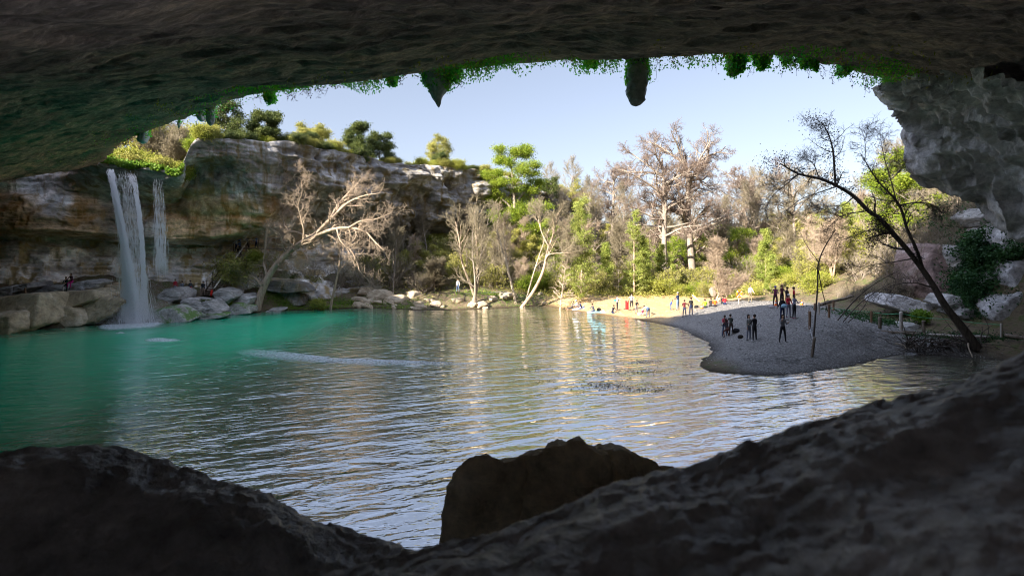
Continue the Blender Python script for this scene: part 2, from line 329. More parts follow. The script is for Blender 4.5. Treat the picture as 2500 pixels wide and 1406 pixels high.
l.new(nm, b.inputs['Normal']); gl = n.new('ShaderNodeBsdfGlossy'); gl.inputs['Roughness'].default_value = 0.02; gl.inputs[0].default_value = (.97, .97, 1, 1); l.new(nm, gl.inputs['Normal'])
fr = n.new('ShaderNodeFresnel'); fr.inputs[0].default_value = 1.45; l.new(nm, fr.inputs['Normal'])
fc = ramp(n, l, fr.outputs[0], [(0.0, (0, 0, 0)), (0.04, (.40, .40, .40)), (0.12, (.70, .70, .70)), (0.3, (.86, .86, .86)), (0.65, (.95, .95, .95))])
dm = n.new('ShaderNodeMath'); dm.operation = 'MULTIPLY_ADD'; l.new(at1.outputs['Fac'], dm.inputs[0]); dm.inputs[1].default_value = -.42; dm.inputs[2].default_value = 1.0
fm = n.new('ShaderNodeMath'); fm.operation = 'MULTIPLY'; l.new(fc, fm.inputs[0]); l.new(dm.outputs[0], fm.inputs[1])
mx = n.new('ShaderNodeMixShader'); l.new(fm.outputs[0], mx.inputs[0]); l.new(b.outputs[0], mx.inputs[1]); l.new(gl.outputs[0], mx.inputs[2]); l.new(mx.outputs[0], n['Material Output'].inputs[0]); M['water'] = m
xs = np.arange(-60, 46.1, 0.6); ys = np.arange(2, 72.1, 0.6); X, Y = np.meshgrid(xs, ys); D = sdist(X, Y)
keep = (D < 2.2); Q = gridq(len(ys), len(xs)); kq = keep.ravel()[Q].all(1)
dep = np.clip(.35 + -D / 12, 0, 1) * sm(-9, -23, X) + .3 * sm(6, -9, X) * np.clip(-D / 9, 0, 1)
tag(mesh('water', np.stack([X, Y, 0 * X], -1), Q[kq], mats=M['water'], smooth=True, attr={'depth': dep}), kind='structure')

# ---------------------------------------------------------------- cliff round the pool, from the cave's back wall past the falls to the far woods
CT = [(-700, [(300, 42), (400, 41), (480, 40), (535, 39), (560, 39), (588, 41), (640, 40), (700, 38), (880, 35)]),
 (0, [(330, 52), (400, 51), (470, 50.5), (525, 49), (560, 48.5), (582, 50.7), (640, 49.7), (700, 48.5), (830, 46)]),
 (120, [(330, 54), (400, 53), (460, 52.5), (522, 50.5), (560, 50), (580, 52.7), (640, 51.7), (700, 50.7), (810, 48)]),
 (232, [(385, 49), (402, 49.6), (470, 53.5), (535, 52.5), (570, 52), (588, 55.2), (640, 54.2), (700, 53.5), (800, 52)]),
 (340, [(412, 49.5), (424, 50), (490, 55), (545, 54.5), (580, 54), (597, 57.8), (640, 56.5), (700, 55.5), (790, 54)]),
 (436, [(426, 50.5), (440, 51), (500, 56), (550, 55.5), (585, 55), (600, 59.3), (640, 58), (700, 57), (780, 55.5)]),
 (470, [(346, 51), (385, 51.5), (410, 54), (540, 56.5), (582, 56), (600, 60.5), (640, 58.5), (700, 57.5), (775, 56)]),
 (560, [(338, 53), (380, 53.2), (410, 55), (530, 57), (575, 57), (600, 62), (650, 60), (710, 58.5), (768, 57.5)]),
 (640, [(345, 56), (400, 56), (470, 56.5), (520, 57.5), (560, 59), (600, 65), (660, 63), (700, 61), (765, 58.5)]),
 (750, [(355, 60), (410, 60), (450, 60.5), (480, 62), (540, 66), (600, 69), (660, 67), (700, 63), (758, 60.5)]),
 (850, [(372, 65), (420, 65), (470, 65.5), (500, 68), (550, 71), (600, 73), (650, 72), (690, 68), (752, 65)]),
 (950, [(398, 71), (440, 71), (480, 71.5), (520, 73), (560, 76), (600, 79), (640, 78), (680, 74), (745, 70)]),
 (1050, [(402, 76), (440, 76), (490, 76.5), (530, 77), (560, 80), (600, 84), (640, 83), (680, 80), (735, 76)]),
 (1180, [(416, 82), (450, 82), (500, 82), (540, 83), (570, 86), (600, 88), (640, 87), (680, 86), (730, 84)]),
 (1300, [(455, 92), (480, 92), (520, 92), (560, 93), (600, 96), (620, 97), (650, 97), (680, 97), (720, 97)]),
 (1450, [(505, 120), (520, 120), (545, 120), (570, 121), (590, 122), (600, 123), (620, 123), (650, 123), (700, 123)])]
def cliff():
    NV, NU = 190, 900
    us = np.linspace(-700, 1450, NU); cols = []
    for px, rows in CT:
        rows = np.array(rows, float); v = np.linspace(0, 1, len(rows)); vv = np.linspace(0, 1, NV)
        cols.append(np.stack([np.interp(vv, v, rows[:, 0]), np.interp(vv, v, rows[:, 1])], 1))
    cols = np.array(cols); pxs = np.array([c[0] for c in CT], float)
    G = np.empty((NV, NU, 2))
    for j in range(2):
        for i in range(NV): G[i, :, j] = np.interp(us, pxs, cols[:, i, j])
    k = np.hanning(9); k /= k.sum(); K2 = np.hanning(25); K2 /= K2.sum()
    pad = np.pad(G, ((4, 4), (0, 0), (0, 0)), 'edge'); G = sum(pad[i:i + NV] * k[i] for i in range(9))
    pad = np.pad(G, ((0, 0), (12, 12), (0, 0)), 'edge'); Gs = sum(pad[:, i:i + NU] * K2[i] for i in range(25))
    U = np.broadcast_to(us, (NV, NU)); P = np.stack([(U - 1250) / F * Gs[..., 1], Gs[..., 1], CAMZ - (Gs[..., 0] - HOR) / F * Gs[..., 1]], -1)
    du = np.gradient(P, axis=1); dv = np.gradient(P, axis=0); N = np.cross(du, dv); N /= np.linalg.norm(N, axis=2, keepdims=True) + 1e-9
    N *= np.sign((N * (A(0, 0, 6) - P)).sum(2, keepdims=True) + 1e-9)
    # smooth normals so displaced strata do not fold
    n2 = N.copy()
    for _ in range(6): n2[1:-1, 1:-1] = (n2[:-2, 1:-1] + n2[2:, 1:-1] + n2[1:-1, :-2] + n2[1:-1, 2:] + n2[1:-1, 1:-1]) / 5
    N = n2 / (np.linalg.norm(n2, axis=2, keepdims=True) + 1e-9)
    wz = P[..., 2] + 0.5 * fbm(P * A(.12, .12, .2), 3, 9)
    strata = fbm(np.stack([P[..., 0] * .07, P[..., 1] * .07, wz * 1.5], -1), 4, 21, 0.6)
    strata = np.tanh(strata * 3.2)
    lower = sm(8.3, 6.5, P[..., 2])
    edge = sm(0, 0.06, np.linspace(0, 1, NV))[:, None]
    wq = P + 1.2 * fbm(P * .35, 3, 77)[..., None]; s_ = (wq[..., 0] * .75 + wq[..., 1] * .66)
    blk = lambda a, b, sd: _h(np.floor(s_ / a + _h(np.floor(wq[..., 2] / b).astype(int), np.zeros(s_.shape, int), np.zeros(s_.shape, int), sd) * .5).astype(int), np.floor(wq[..., 2] / b).astype(int), np.zeros(s_.shape, int), sd)
    def soft(q):
        for _ in range(2): q = (q + np.roll(q, 1, 0) + np.roll(q, -1, 0) + np.roll(q, 1, 1) + np.roll(q, -1, 1)) / 5
        return q
    right = sm(-30, -20, P[..., 0]); d = .9 * soft(blk(5.5, 2.3, 15)) * right + soft(.38 * blk(3.4, 1.5, 5) + .26 * blk(1.3, .7, 6) + .12 * blk(.6, .35, 8)) * (.45 + .9 * right) + 0.0 + 0.6 * right * (1 - 2 * np.abs(noise(np.stack([s_ * .22, s_ * 0, wq[..., 2] * .05], -1), 19)))
    d = d + (0.20 + 0.25 * lower) * strata + 0.75 * fbm(P * 0.22, 4, 31) + 0.35 * ridge(P * A(.5, .5, .3), 4, 33) + 0.22 * fbm(P * 1.2, 4, 35)
    d += 0.5 * lower * ridge(P * A(.25, .25, .9), 3, 41)
    P = P + N * (d * (0.35 + 0.65 * edge))[..., None] * A(1, 1, 0.35)
    # the plateau behind the edge, sloping gently up
    P[0, :, 2] += .7 * fbm(P[0] * .35, 4, 88) * sm(-1e9, -20, P[0, :, 0]); top = P[0]; rows = []; out = A(-0.45, 0.89, 0)
    for t, h in ((90, -1.0), (40, -.3), (18, .2), (8, .3), (3, .35), (1, .25)):
        q = top + out * t; q[:, 2] += h + 0.6 * fbm(q * 0.15, 3, 50); rows.append(q)
    V = np.concatenate([np.array(rows), P], 0)
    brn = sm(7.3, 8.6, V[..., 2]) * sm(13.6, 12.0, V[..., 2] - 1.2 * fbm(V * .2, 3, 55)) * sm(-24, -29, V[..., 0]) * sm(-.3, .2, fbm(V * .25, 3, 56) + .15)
    o = mesh('cliff', V, gridq(len(V), NU), mats=M['wall'], smooth=True, attr={'brown': brn, 'pale': sm(-18, -26, V[..., 0]) * (.55 + .45 * sm(9, 7, V[..., 2])) * sm(14.5, 12.5, V[..., 2] + 3 * sm(-30, -26, V[..., 0]))}); tag(o, kind='structure')  # 'pale' brightens the shaded left and lower wall by colour, for missing fill
    return top
TOP = cliff()
TOPPX = np.linspace(-700, 1450, 900)
def clifftop(px, back=1.5):
    i = int(np.argmin(abs(TOPPX - px))); q = TOP[i] + A(-0.45, 0.89, 0) * back; return A(q[0], q[1], q[2] + 0.25)

# ---------------------------------------------------------------- the cave roof
RZ = 14.7
RIM = [(232, 402), (300, 345), (360, 322), (450, 288), (520, 262), (600, 236), (680, 222), (800, 205), (900, 194), (1000, 180), (1120, 170), (1250, 155), (1400, 146), (1550, 136), (1700, 131), (1850, 134), (1950, 142), (2050, 160), (2110, 178), (2170, 205)]
RP = [at(px, py, (RZ - CAMZ) * F / (HOR - py)) for px, py in RIM]
RP = [RP[0] + A(-18, 8, 0), RP[0] + A(-7, 2.2, 0)] + RP + [A(24, 30, RZ), A(30, 34, RZ), A(38, 39, RZ + 1), A(55, 52, RZ + 3), A(80, 75, RZ + 5)]
def roof():
    NU = 1000; R = resample(np.array(RP), NU)
    T = np.gradient(R, axis=0)[:, :2]; kk = np.ones(61) / 61
    Tn = np.stack([np.convolve(np.pad(T[:, j], 30, 'edge'), kk, 'valid') for j in (0, 1)], 1)
    Nn = np.stack([Tn[:, 1], -Tn[:, 0]], 1); Nn /= np.linalg.norm(Nn, axis=1, keepdims=True)
    if Nn[NU // 2, 1] > 0: Nn = -Nn
    ts = np.concatenate([np.linspace(0, 16, 120), np.linspace(16.6, 34, 40)]); B = np.empty((len(ts), NU, 3))
    left = .6 * sm(-22, -36, R[:, 0])
    for i, t in enumerate(ts):
        drop = (0.33 + .12 * left) * t - 0.004 * t * t + (0.10 + 0.18 * left) * max(0, t - 9) + 0.012 * max(0, t - 15) ** 2 * 2.2
        B[i, :, :2] = R[:, :2] + Nn * t; B[i, :, 2] = R[:, 2] - drop
    a = fbm(B * A(.16, .16, .3), 4, 60); bb = ridge(B * A(.35, .9, .9), 4, 61) ; c = fbm(B * A(1.0, 2.2, 1.5), 4, 62)
    fade = sm(0, 1.6, ts)[:, None]
    pk = fbm(B * A(.8, 1.6, 1.2), 3, 67); B[..., 2] += fade * (0.55 * a + 0.05 * bb + 0.12 * c + .14 * sm(.05, .3, pk) + .10 * fbm(B * 3.2, 3, 68)) ; 
    B[0, :, 2] += 0.10 * fbm(R * 1.5, 3, 63); B[0, :, :2] += Nn * (0.35 * fbm(R * 0.8, 4, 64))[:, None]
    rows = [B[i] for i in range(len(ts) - 1, -1, -1)]
    E = B[0]
    for t, h in ((0.15, .5), (.5, 1.2), (1.0, 1.9), (2.2, 2.8), (4, 3.9), (7, 5.6), (11, 8.2), (16, 10), (24, 11), (36, 11)):
        q = E.copy(); q[:, :2] += Nn * t; q[:, 2] = RZ + h * (1.1 + .45 * sm(-24, -14, R[:, 0]) + 1.8 * sm(-11, 1, R[:, 0])) + (0.2 + .04 * t) * fbm(q * 0.4, 3, 65); rows.append(q)  # unseen hill on the roof, heights shaped to throw shade on spit and bank
    V = np.array(rows)
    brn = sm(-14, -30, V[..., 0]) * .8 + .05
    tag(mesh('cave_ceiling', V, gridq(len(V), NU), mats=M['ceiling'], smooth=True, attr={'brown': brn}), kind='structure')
    return R, Nn
RIMC, RIMN = roof()
# ---------------------------------------------------------------- hanging rock mass at the right end of the roof
HM = [[(2225, 190, 33), (2250, 240, 34), (2262, 300, 35), (2262, 350, 35), (2268, 395, 35), (2285, 410, 35), (2300, 420, 35)],
 [(2162, 196, 25.5), (2203, 245, 27.5), (2232, 300, 29), (2236, 350, 30), (2242, 398, 30.5), (2262, 432, 31), (2290, 436, 33)],
 [(2200, 165, 24), (2235, 225, 25.7), (2258, 300, 27.5), (2262, 350, 28.5), (2266, 405, 29), (2290, 440, 30), (2310, 436, 32.5)],
 [(2280, 150, 22.5), (2300, 220, 24.5), (2315, 290, 26.5), (2322, 360, 27.5), (2330, 420, 28), (2345, 462, 29), (2360, 440, 32)],
 [(2350, 150, 21), (2370, 230, 23.5), (2380, 300, 25.5), (2385, 370, 26.5), (2392, 440, 27.5), (2400, 484, 28), (2410, 455, 31)],
 [(2430, 160, 19.5), (2440, 250, 22), (2445, 320, 24), (2450, 390, 25.5), (2455, 460, 26.5), (2460, 530, 27), (2470, 500, 30)],
 [(2530, 170, 18), (2540, 270, 20), (2545, 350, 22.5), (2545, 430, 24), (2545, 510, 25), (2545, 590, 26), (2560, 540, 29)],
 [(2700, 150, 16), (2700, 300, 18), (2700, 420, 20), (2700, 520, 22), (2700, 620, 23), (2700, 720, 24), (2700, 660, 27)],
 [(3200, 100, 12), (3200, 300, 14), (3200, 500, 15), (3200, 650, 16), (3200, 800, 17), (3200, 950, 18), (3200, 900, 20)]]
def hang_mass():
    H = np.array([[at(*p) for p in c] for c in HM]); NU, NV = 360, 260
    A1 = np.stack([resample(c, NV) for c in H]); G = np.stack([resample(A1[:, j], NU) for j in range(NV)])
    du = np.gradient(G, axis=1); dv = np.gradient(G, axis=0); N = np.cross(du, dv); N /= np.linalg.norm(N, axis=2, keepdims=True) + 1e-9
    N *= np.sign((N * (A(0, 0, 6) - G)).sum(2, keepdims=True).mean())
    vert = 1 - np.abs(noise(G * A(.9, .9, .14) + 0.6 * fbm(G * .5, 2, 71)[..., None], 70)) * 2
    d = 0.55 * vert + 0.30 * ridge(G * A(1.0, 1.0, .55), 4, 72) + 0.16 * ridge(G * 2.3, 3, 74) + 0.5 * fbm(G * .35, 3, 73)
    edge = sm(0, 0.12, np.linspace(0, 1, NU))[None, :]
    G = G + N * (d * edge * 0.9)[..., None]
    tag(mesh('hanging_rock', G, gridq(NV, NU), mats=M['hang'], smooth=True),
        'rough grey flowstone mass hanging from the cave roof at the right end of the opening', 'rock')
hang_mass()

# ---------------------------------------------------------------- stalactites along the rim, each with its fringe of ferns
M['stal'] = rock_mat('stalactite_rock', (0.5, 0.5, 0.55), (0.7, 0.7, 0.75), (0.85, 0.85, 0.9), 1.4, 0.0, bumpd=0.05)
M['fern'] = leaf_mat('rim_fern', (0.03, 0.62, 0.10), (0.40, 0.75, 0.06), 0.65, 3)
M['fernlit'] = leaf_mat('ceiling_fern', (0.25, 0.30, 0.06), (0.50, 0.50, 0.12), 0.5, 3)
M['twigdark'] = plain('dark_twig', (0.05, 0.035, 0.03))
def leaves(P, size, rng, drop=0.0, asp=1.0):
    """one small bent leaf (two triangles) at every point"""
    n = len(P); a = rng.normal(size=(n, 3)); a[:, 2] -= drop; a /= np.linalg.norm(a, axis=1, keepdims=True)
    b = np.cross(a, rng.normal(size=(n, 3))); b /= np.linalg.norm(b, axis=1, keepdims=True)
    s = (size * rng.uniform(0.6, 1.35, n))[:, None]
    V = np.stack([P - a * s * .5, P + b * s * .42 * asp, P + a * s * .55, P - b * s * .42 * asp], 1)
    return V.reshape(-1, 3), np.arange(4 * n).reshape(-1, 4)
def leaf_mesh(name, P, size, rng, mat, parent=None, drop=0.0, asp=1.0):
    V, Q = leaves(P, size, rng, drop, asp); return mesh(name, V, Q, mats=mat, parent=parent)
def stalactite(px, y0, y1, wpx, green, label, shape='point'):
    rng = np.random.default_rng(int(px)); Y = (RZ - CAMZ) * F / (HOR - y0) + 0.25; Y = float(Y)
    top = at(px, y0 - 14, Y); L = (y1 - y0 + 14) / F * Y; rw = wpx / F * Y / 2
    K, S = 40, 28; t = np.linspace(0, 1, K); a = np.arange(S) * 2 * pi / S
    if shape == 'point': r = np.where(t < .45, 1.0 + 0.05 * t, 1.02 * np.clip(1 - (t - .45) / .55, 0, 1) ** 0.8)
    elif shape == 'blunt': r = np.where(t < .5, 1.0 - .1 * t, .95 * np.clip(1 - ((t - .5) / .5) ** 2.6, 0, 1) ** .6)
    else: r = np.clip(1 - (t ** 2.2), 0, 1) ** .6
    C = np.stack([top[0] + 0.08 * rw * np.sin(t * 5 + px), top[1] + 0 * t, top[2] - L * t], 1)
    P = C[:, None] + (rw * r)[:, None, None] * np.stack([np.cos(a), 0.75 * np.sin(a), 0 * a], 1)[None]
    nz = 0.34 * fbm(P * A(1.6, 1.6, .6), 4, 80) + 0.22 * fbm(P * A(4, 4, 2), 3, 81) + (.5 * rw * np.clip(1 - t * 5, 0, 1) ** 2)[:, None]
    D = P - C[:, None]; P = C[:, None] + D * (1 + nz / max(rw, .3) * 1.0)[..., None]
    o = empty('stalactite', tuple(top), label, 'stalactite', 'stalactites along the cave rim')
    b = mesh('rock', P - top, gridq(K, S, True)[:, ::-1], mats=M['stal'], parent=o, smooth=True)
    n = int(700 * L * rw * green) + 60
    i = rng.integers(0, int(K * (0.95 if green > 2 else 0.62)), n); j = rng.integers(0, S, n)
    side = np.abs(np.cos(a[j])); keep = (side > 0.72) | (rng.random(n) < (0.9 if green > 2 else 0.05)); i, j = i[keep], j[keep]
    Q = P[i, j] + rng.normal(0, 0.07, (len(i), 3))
    leaf_mesh('foliage', Q - top, 0.13, rng, M['fern'], o, 0.6)
for s in [(660, 222, 253, 26, 4, 'small round moss-covered stalactite, leftmost of those hanging against the sky', 'blunt'),
 (957, 184, 211, 24, 4, 'small green stalactite just left of the pointed dark one', 'blunt'),
 (1070, 172, 264, 62, 1, 'large dark pointed stalactite with ferns down its sides', 'point'),
 (1111, 168, 202, 17, 4, 'thin ferny stalactite touching the right side of the large pointed one', 'blunt'),
 (1432, 144, 166, 22, 4, 'left half of the small forked green stalactite', 'blunt'), (1452, 144, 167, 20, 4, 'right half of the small forked green stalactite', 'blunt'),
 (1553, 134, 261, 58, 1, 'longest stalactite, blunt grey column fringed with green on both sides', 'blunt'),
 (1790, 132, 188, 32, 3, 'broad stubby mossy stalactite right of the longest one', 'blunt'), (1811, 132, 176, 24, 3, 'shorter lobe beside the broad stubby mossy stalactite', 'blunt'),
 (1857, 136, 171, 38, 4, 'triangular green stalactite between the stubby one and the small ones', 'point'),
 (1921, 139, 158, 20, 3, 'tiny mossy stalactite right of the triangular green one', 'point'),
 (1965, 144, 166, 30, 4, 'wide ferny stalactite near the right bend of the rim', 'blunt'), (1990, 146, 172, 20, 4, 'narrow ferny stalactite beside the wide one near the right bend', 'point'),
 (2062, 160, 184, 28, 4, 'rightmost green stalactite, where the rim starts to curve down', 'blunt'),
 (348, 322, 352, 26, 1, 'short dark stalactite in front of the trees above the waterfall', 'blunt'),
 (436, 293, 314, 13, 1, 'thin dark stalactite left of the paired ones at the rim', 'blunt'),
 (492, 272, 298, 16, 1, 'left one of the paired dark stalactites at the left of the rim', 'blunt'), (514, 262, 308, 15, 1, 'right one of the paired dark stalactites, longer and finger shaped', 'blunt')]:
    stalactite(*s)
def rim_fringe():
    rng = np.random.default_rng(5); i = rng.integers(150, 800, 90000); R = RIMC[i] + (RIMC[i + 1] - RIMC[i]) * rng.random((90000, 1)); px = 1250 + R[:, 0] / R[:, 1] * F
    dens = np.interp(px, [240, 480, 640, 690, 860, 1000, 1080, 1150, 1500, 1520, 1580, 1640, 1760, 1900, 2060, 2170, 2210], [0, .05, .25, 1, 1, .35, .2, .8, 1, .3, .3, .8, .4, .3, .45, .4, .05])
    dens = dens * (0.35 + 1.0 * sm(-.25, .3, fbm(R * 0.9, 3, 90)))
    k = rng.random(len(R)) < dens * .8; R = R[k]; i = i[k]
    thick = 0.55 * (0.4 + sm(-.3, .4, fbm(R * .6, 3, 91)))
    t = rng.random(len(R)) ** 1.3; P = R.copy(); P[:, :2] += RIMN[i] * (t * 2.2)[:, None]
    P[:, 2] += 0.12 - rng.random(len(R)) * (0.12 + thick * (1 - t)) - 0.33 * t * 1.6
    o = leaf_mesh('rim_ferns', P, 0.11, rng, M['fern'], None, 1.2, 0.7)
    tag(o, 'bright green fringe of maidenhair ferns along the rim of the cave roof', 'ferns', kind='stuff')
    # sparse tufts of yellow-green fern further in, and hanging strands
    T = []; 
    for _ in range(620):
        i = rng.integers(150, 860); t = abs(rng.normal(0, 2.6)) + .6; px = 1250 + RIMC[i][0] / RIMC[i][1] * F
        if px < 500 and rng.random() < .4: continue
        q = RIMC[i] + (RIMC[i + 1] - RIMC[i]) * rng.random() + A(RIMN[i][0] * t, RIMN[i][1] * t, -0.33 * t - 0.02)
        if fbm(q * .8, 2, 93) < 0.02: continue
        k = rng.integers(6, 16); T.append(q + rng.normal(0, 1, (k, 3)) * A(.13, .13, .16) - A(0, 0, .1))
    o = leaf_mesh('ceiling_ferns', np.vstack(T), 0.13, rng, M['fernlit'], None, 1.5, .5)
    tag(o, 'yellow-green fern tufts scattered on the cave roof behind the rim', 'ferns', kind='stuff')
    tb = Tubes(); LP = []
    for _ in range(420):
        i = rng.integers(200, 850); px = 1250 + RIMC[i][0] / RIMC[i][1] * F
        if not (700 < px < 1000 or 1500 < px < 1720 or 1830 < px < 2170) and rng.random() < .8: continue
        L = rng.uniform(.25, 1.0) ** 1.5 * (1.0 if px > 1600 else .6); p = RIMC[i] + A(0, 0.05, -0.05)
        q = p + np.cumsum(np.c_[rng.normal(0, .05, 6), rng.normal(0, .04, 6), -np.full(6, L / 6)], 0); tb.add(q, np.linspace(.012, .006, 6), 3)
        LP.append(q[rng.integers(0, 6, 7)] + rng.normal(0, .05, (7, 3)))
    for c in (at(1180, 172, 23.2), at(1110, 205, 23.8), at(2190, 235, 26.5), at(1940, 158, 22.5)):
        for _ in range(26):
            d = rng.normal(size=3) * A(1, .7, .8) + A(0, 0, -.6); d /= np.linalg.norm(d); q = c + A(0, 0, .25) + np.cumsum(rng.normal(0, .03, (6, 3)) + d * rng.uniform(.04, .12), 0)
            tb.add(q, np.linspace(.011, .005, 6), 3); LP.append(q[2:] + rng.normal(0, .05, (4, 3)))
    V, Q = tb.geo(); V2, Q2 = leaves(np.vstack(LP), .075, rng, .5)
    o = mesh('hanging_tendrils', np.vstack([V, V2]), np.vstack([Q, Q2 + len(V)]), mats=M['twigdark'])
    tag(o, 'thin dark plant tendrils dangling from the rim against the sky', 'tendrils', kind='stuff')
rim_fringe()

# ---------------------------------------------------------------- boulders
_ico = {}
def ico(sub):
    if sub not in _ico:
        import bmesh
        bm = bmesh.new(); bmesh.ops.create_icosphere(bm, subdivisions=sub, radius=1); bm.verts.ensure_lookup_table()
        _ico[sub] = (np.array([v.co for v in bm.verts]), np.array([[v.index for v in f.verts] for f in bm.faces])); bm.free()
    return _ico[sub]
def boulder(name, loc, size, seed, mat, label, cat='boulder', group=None, sub=5, rz=0.0, rough=0.06, planes=13, sink=0.25, tilt=0.0, parent=None):
    V, T = ico(sub); rng = np.random.default_rng(seed)
    n = rng.normal(size=(planes, 3)); n /= np.linalg.norm(n, axis=1, keepdims=True); n = np.vstack([n, [[0, 0, 1], [0, -1, .3], [.9, 0, .2], [-.9, .1, .2]]]); n /= np.linalg.norm(n, axis=1, keepdims=True)
    d = rng.uniform(.62, .95, len(n)); c = V @ n.T; r = d / np.maximum(c, 1e-3); k = 16.0
    r = (np.minimum(r, 3) ** -k).sum(1) ** (-1 / k); r = np.minimum(r, 1.15)
    P = V * r[:, None] * A(*size)
    if tilt: P = P @ np.array([[cos(tilt), 0, -sin(tilt)], [0, 1, 0], [sin(tilt), 0, cos(tilt)]])
    s = float(np.mean(size)); o1 = rng.uniform(0, 50, 3)
    P = P + V * (s * rough * 2.2 * fbm(P / s * 1.3 + o1, 4, 1) + s * rough * ridge(P / s * 3 + o1, 3, 3))[:, None]
    ca, sa = cos(rz), sin(rz); P = P @ np.array([[ca, sa, 0], [-sa, ca, 0], [0, 0, 1]])
    o = mesh(name, P, T=T, mats=mat, smooth=True, parent=parent); o.location = (loc[0], loc[1], loc[2] + size[2] * (1 - 2 * sink) * .5 if sink is not None else loc[2])
    if parent is None: tag(o, label, cat, group)
    return o
def slab(name, outl, Y0, depth, mat, label, seed, back=0.6, cat='boulder', group=None, tiltY=0.0):
    """a thick block: outline as seen from the pool, its face leaning back, a bevelled rim and metres of depth behind"""
    p = np.array([at(a, b, Y0 + tiltY * (b - outl[0][1])) for a, b in outl]); c = p.mean(0)
    n = len(p); q = np.vstack([p, p[:1]]); R = resample(q, 90, False)[:-1]; k = np.ones(5) / 5
    R = np.stack([sum(np.roll(R[:, j], s - 2) for s in range(5)) / 5 for j in range(3)], 1)
    rings = []
    for s, dy, f in [(0.0, -.12, 0)] + [(x, -.12, 0) for x in (.2, .4, .6, .75, .87)] + [(.95, -.06, 0), (1.0, .08, 0), (1.0, depth * .25, .1), (.99, depth * .5, .25), (.96, depth * .75, .4), (.85, depth, .6), (0.0, depth, .6)]:
        g = c + (R - c) * max(s, 1e-3); g[:, 1] += dy * 1.0 + (g[:, 2] - c[2]) * back; g[:, 2] += f * back * .6; rings.append(g)
    G = np.array(rings); K = 60; G = np.stack([resample(G[:, j], K, False) for j in range(G.shape[1])], 1)
    D = G - c; D /= np.linalg.norm(D, axis=2, keepdims=True) + 1e-6
    G = G + D * (0.26 * fbm(G * .7 + seed, 4, 2) + 0.10 * np.floor(3 * fbm(G * A(1, 1, 1.8) + seed, 3, 9)) / 1.5 + 0.10 * ridge(G * A(1.6, 1.6, 2.6) + seed, 4, 4))[..., None]
    o = mesh(name, G, gridq(K, G.shape[1], True), mats=mat, smooth=True); tag(o, label, cat, group); return o
LB = 'boulders fallen along the left shore'
slab('boulder', [(-60, 770), (0, 766), (12, 768), (38, 805), (34, 818), (0, 830), (-80, 840)], 40.8, 3, M['slab'], 'greenish low boulder cut by the left edge of the photo at the waterline', 1, .5, group=LB)
slab('boulder', [(-30, 728), (40, 722), (74, 719), (84, 738), (90, 755), (107, 785), (104, 797), (40, 812), (10, 780), (-30, 760)], 43.0, 3.5, M['slab'], 'big square tan boulder with a green tinge, left of the cracked slabs', 2, .7, group=LB)
slab('boulder', [(89, 726), (120, 715), (160, 711), (205, 709), (240, 724), (236, 732), (180, 752), (110, 764), (94, 755)], 46.4, 4, M['slab'], 'broad tan slab lying uppermost beneath the two sitting visitors', 3, .8, group=LB)
slab('boulder', [(106, 768), (140, 757), (165, 751), (185, 758), (198, 777), (197, 793), (150, 803), (112, 805), (110, 790)], 45.2, 3.5, M['slab'], 'squat tan block at the waterline under the broad slab', 4, .5, group=LB)
slab('boulder', [(184, 756), (210, 741), (245, 727), (275, 730), (297, 736), (285, 757), (262, 775), (240, 790), (200, 792), (190, 776)], 46.4, 3.5, M['slab'], 'sloping tan slab that runs down to the water just left of the falls', 5, .5, group=LB)
slab('boulder', [(-20, 705), (20, 696), (33, 708), (36, 722), (-20, 730)], 46.5, 2.5, M['grey'], 'small round grey-green boulder above the big square one', 6, .6, group=LB)
slab('boulder', [(30, 700), (62, 691), (74, 702), (54, 712), (36, 716)], 46.8, 2.5, M['grey'], 'flat pale slab resting on the wall foot above the big square boulder', 7, .6, group=LB)
slab('boulder', [(78, 716), (100, 700), (150, 697), (166, 706), (120, 716), (84, 726)], 48.2, 2.5, M['grey'], 'long grey slab behind the broad tan slab', 8, .6, group=LB)
slab('boulder', [(163, 708), (176, 690), (197, 685), (204, 700), (206, 712), (170, 714)], 48, 2, M['grey'], 'dark wedge shaped rock where the two visitors sit', 9, .5, group=LB)
slab('boulder', [(198, 686), (215, 685), (241, 691), (231, 702), (226, 716), (206, 708)], 48.3, 2, M['grey'], 'pointed grey rock right of the two sitting visitors', 10, .5, group=LB)
slab('boulder', [(228, 700), (250, 694), (290, 700), (310, 730), (262, 735), (236, 720)], 49.3, 3, M['slab'], 'brown ledge block behind the foot of the falls', 11, .5, group=LB)
RB = 'boulders at the foot of the falls'
slab('boulder', [(352, 792), (362, 768), (385, 752), (412, 750), (440, 765), (462, 782), (455, 789), (400, 795)], 48.2, 3, M['mossrock'], 'rounded mossy rock splashed with white water beside the falls', 12, .5, group=RB)
slab('boulder', [(380, 720), (396, 707), (418, 703), (438, 718), (441, 733), (415, 745), (392, 740)], 52.0, 3, M['grey'], 'pale chunky boulder below the person in red by the falls', 13, .4, group=RB)
slab('boulder', [(431, 735), (445, 731), (478, 737), (492, 758), (478, 768), (447, 760)], 51.0, 3, M['grey'], 'angular grey boulder with a flat face below the man in white trousers', 14, .4, group=RB)
slab('boulder', [(478, 740), (500, 735), (520, 752), (538, 765), (520, 770), (490, 764)], 51.4, 2.5, M['grey'], 'brownish boulder behind the crouching bather', 15, .4, group=RB)
slab('boulder', [(455, 778), (470, 772), (500, 768), (545, 769), (542, 776), (480, 782)], 50.5, 2, M['mossrock'], 'low wet ledge of rock on which the bather crouches', 16, .4, group=RB)
slab('boulder', [(517, 712), (535, 704), (556, 712), (570, 728), (550, 742), (522, 736)], 54.5, 2.5, M['grey'], 'grey boulder at the foot of the stair rail', 17, .4, group=RB)
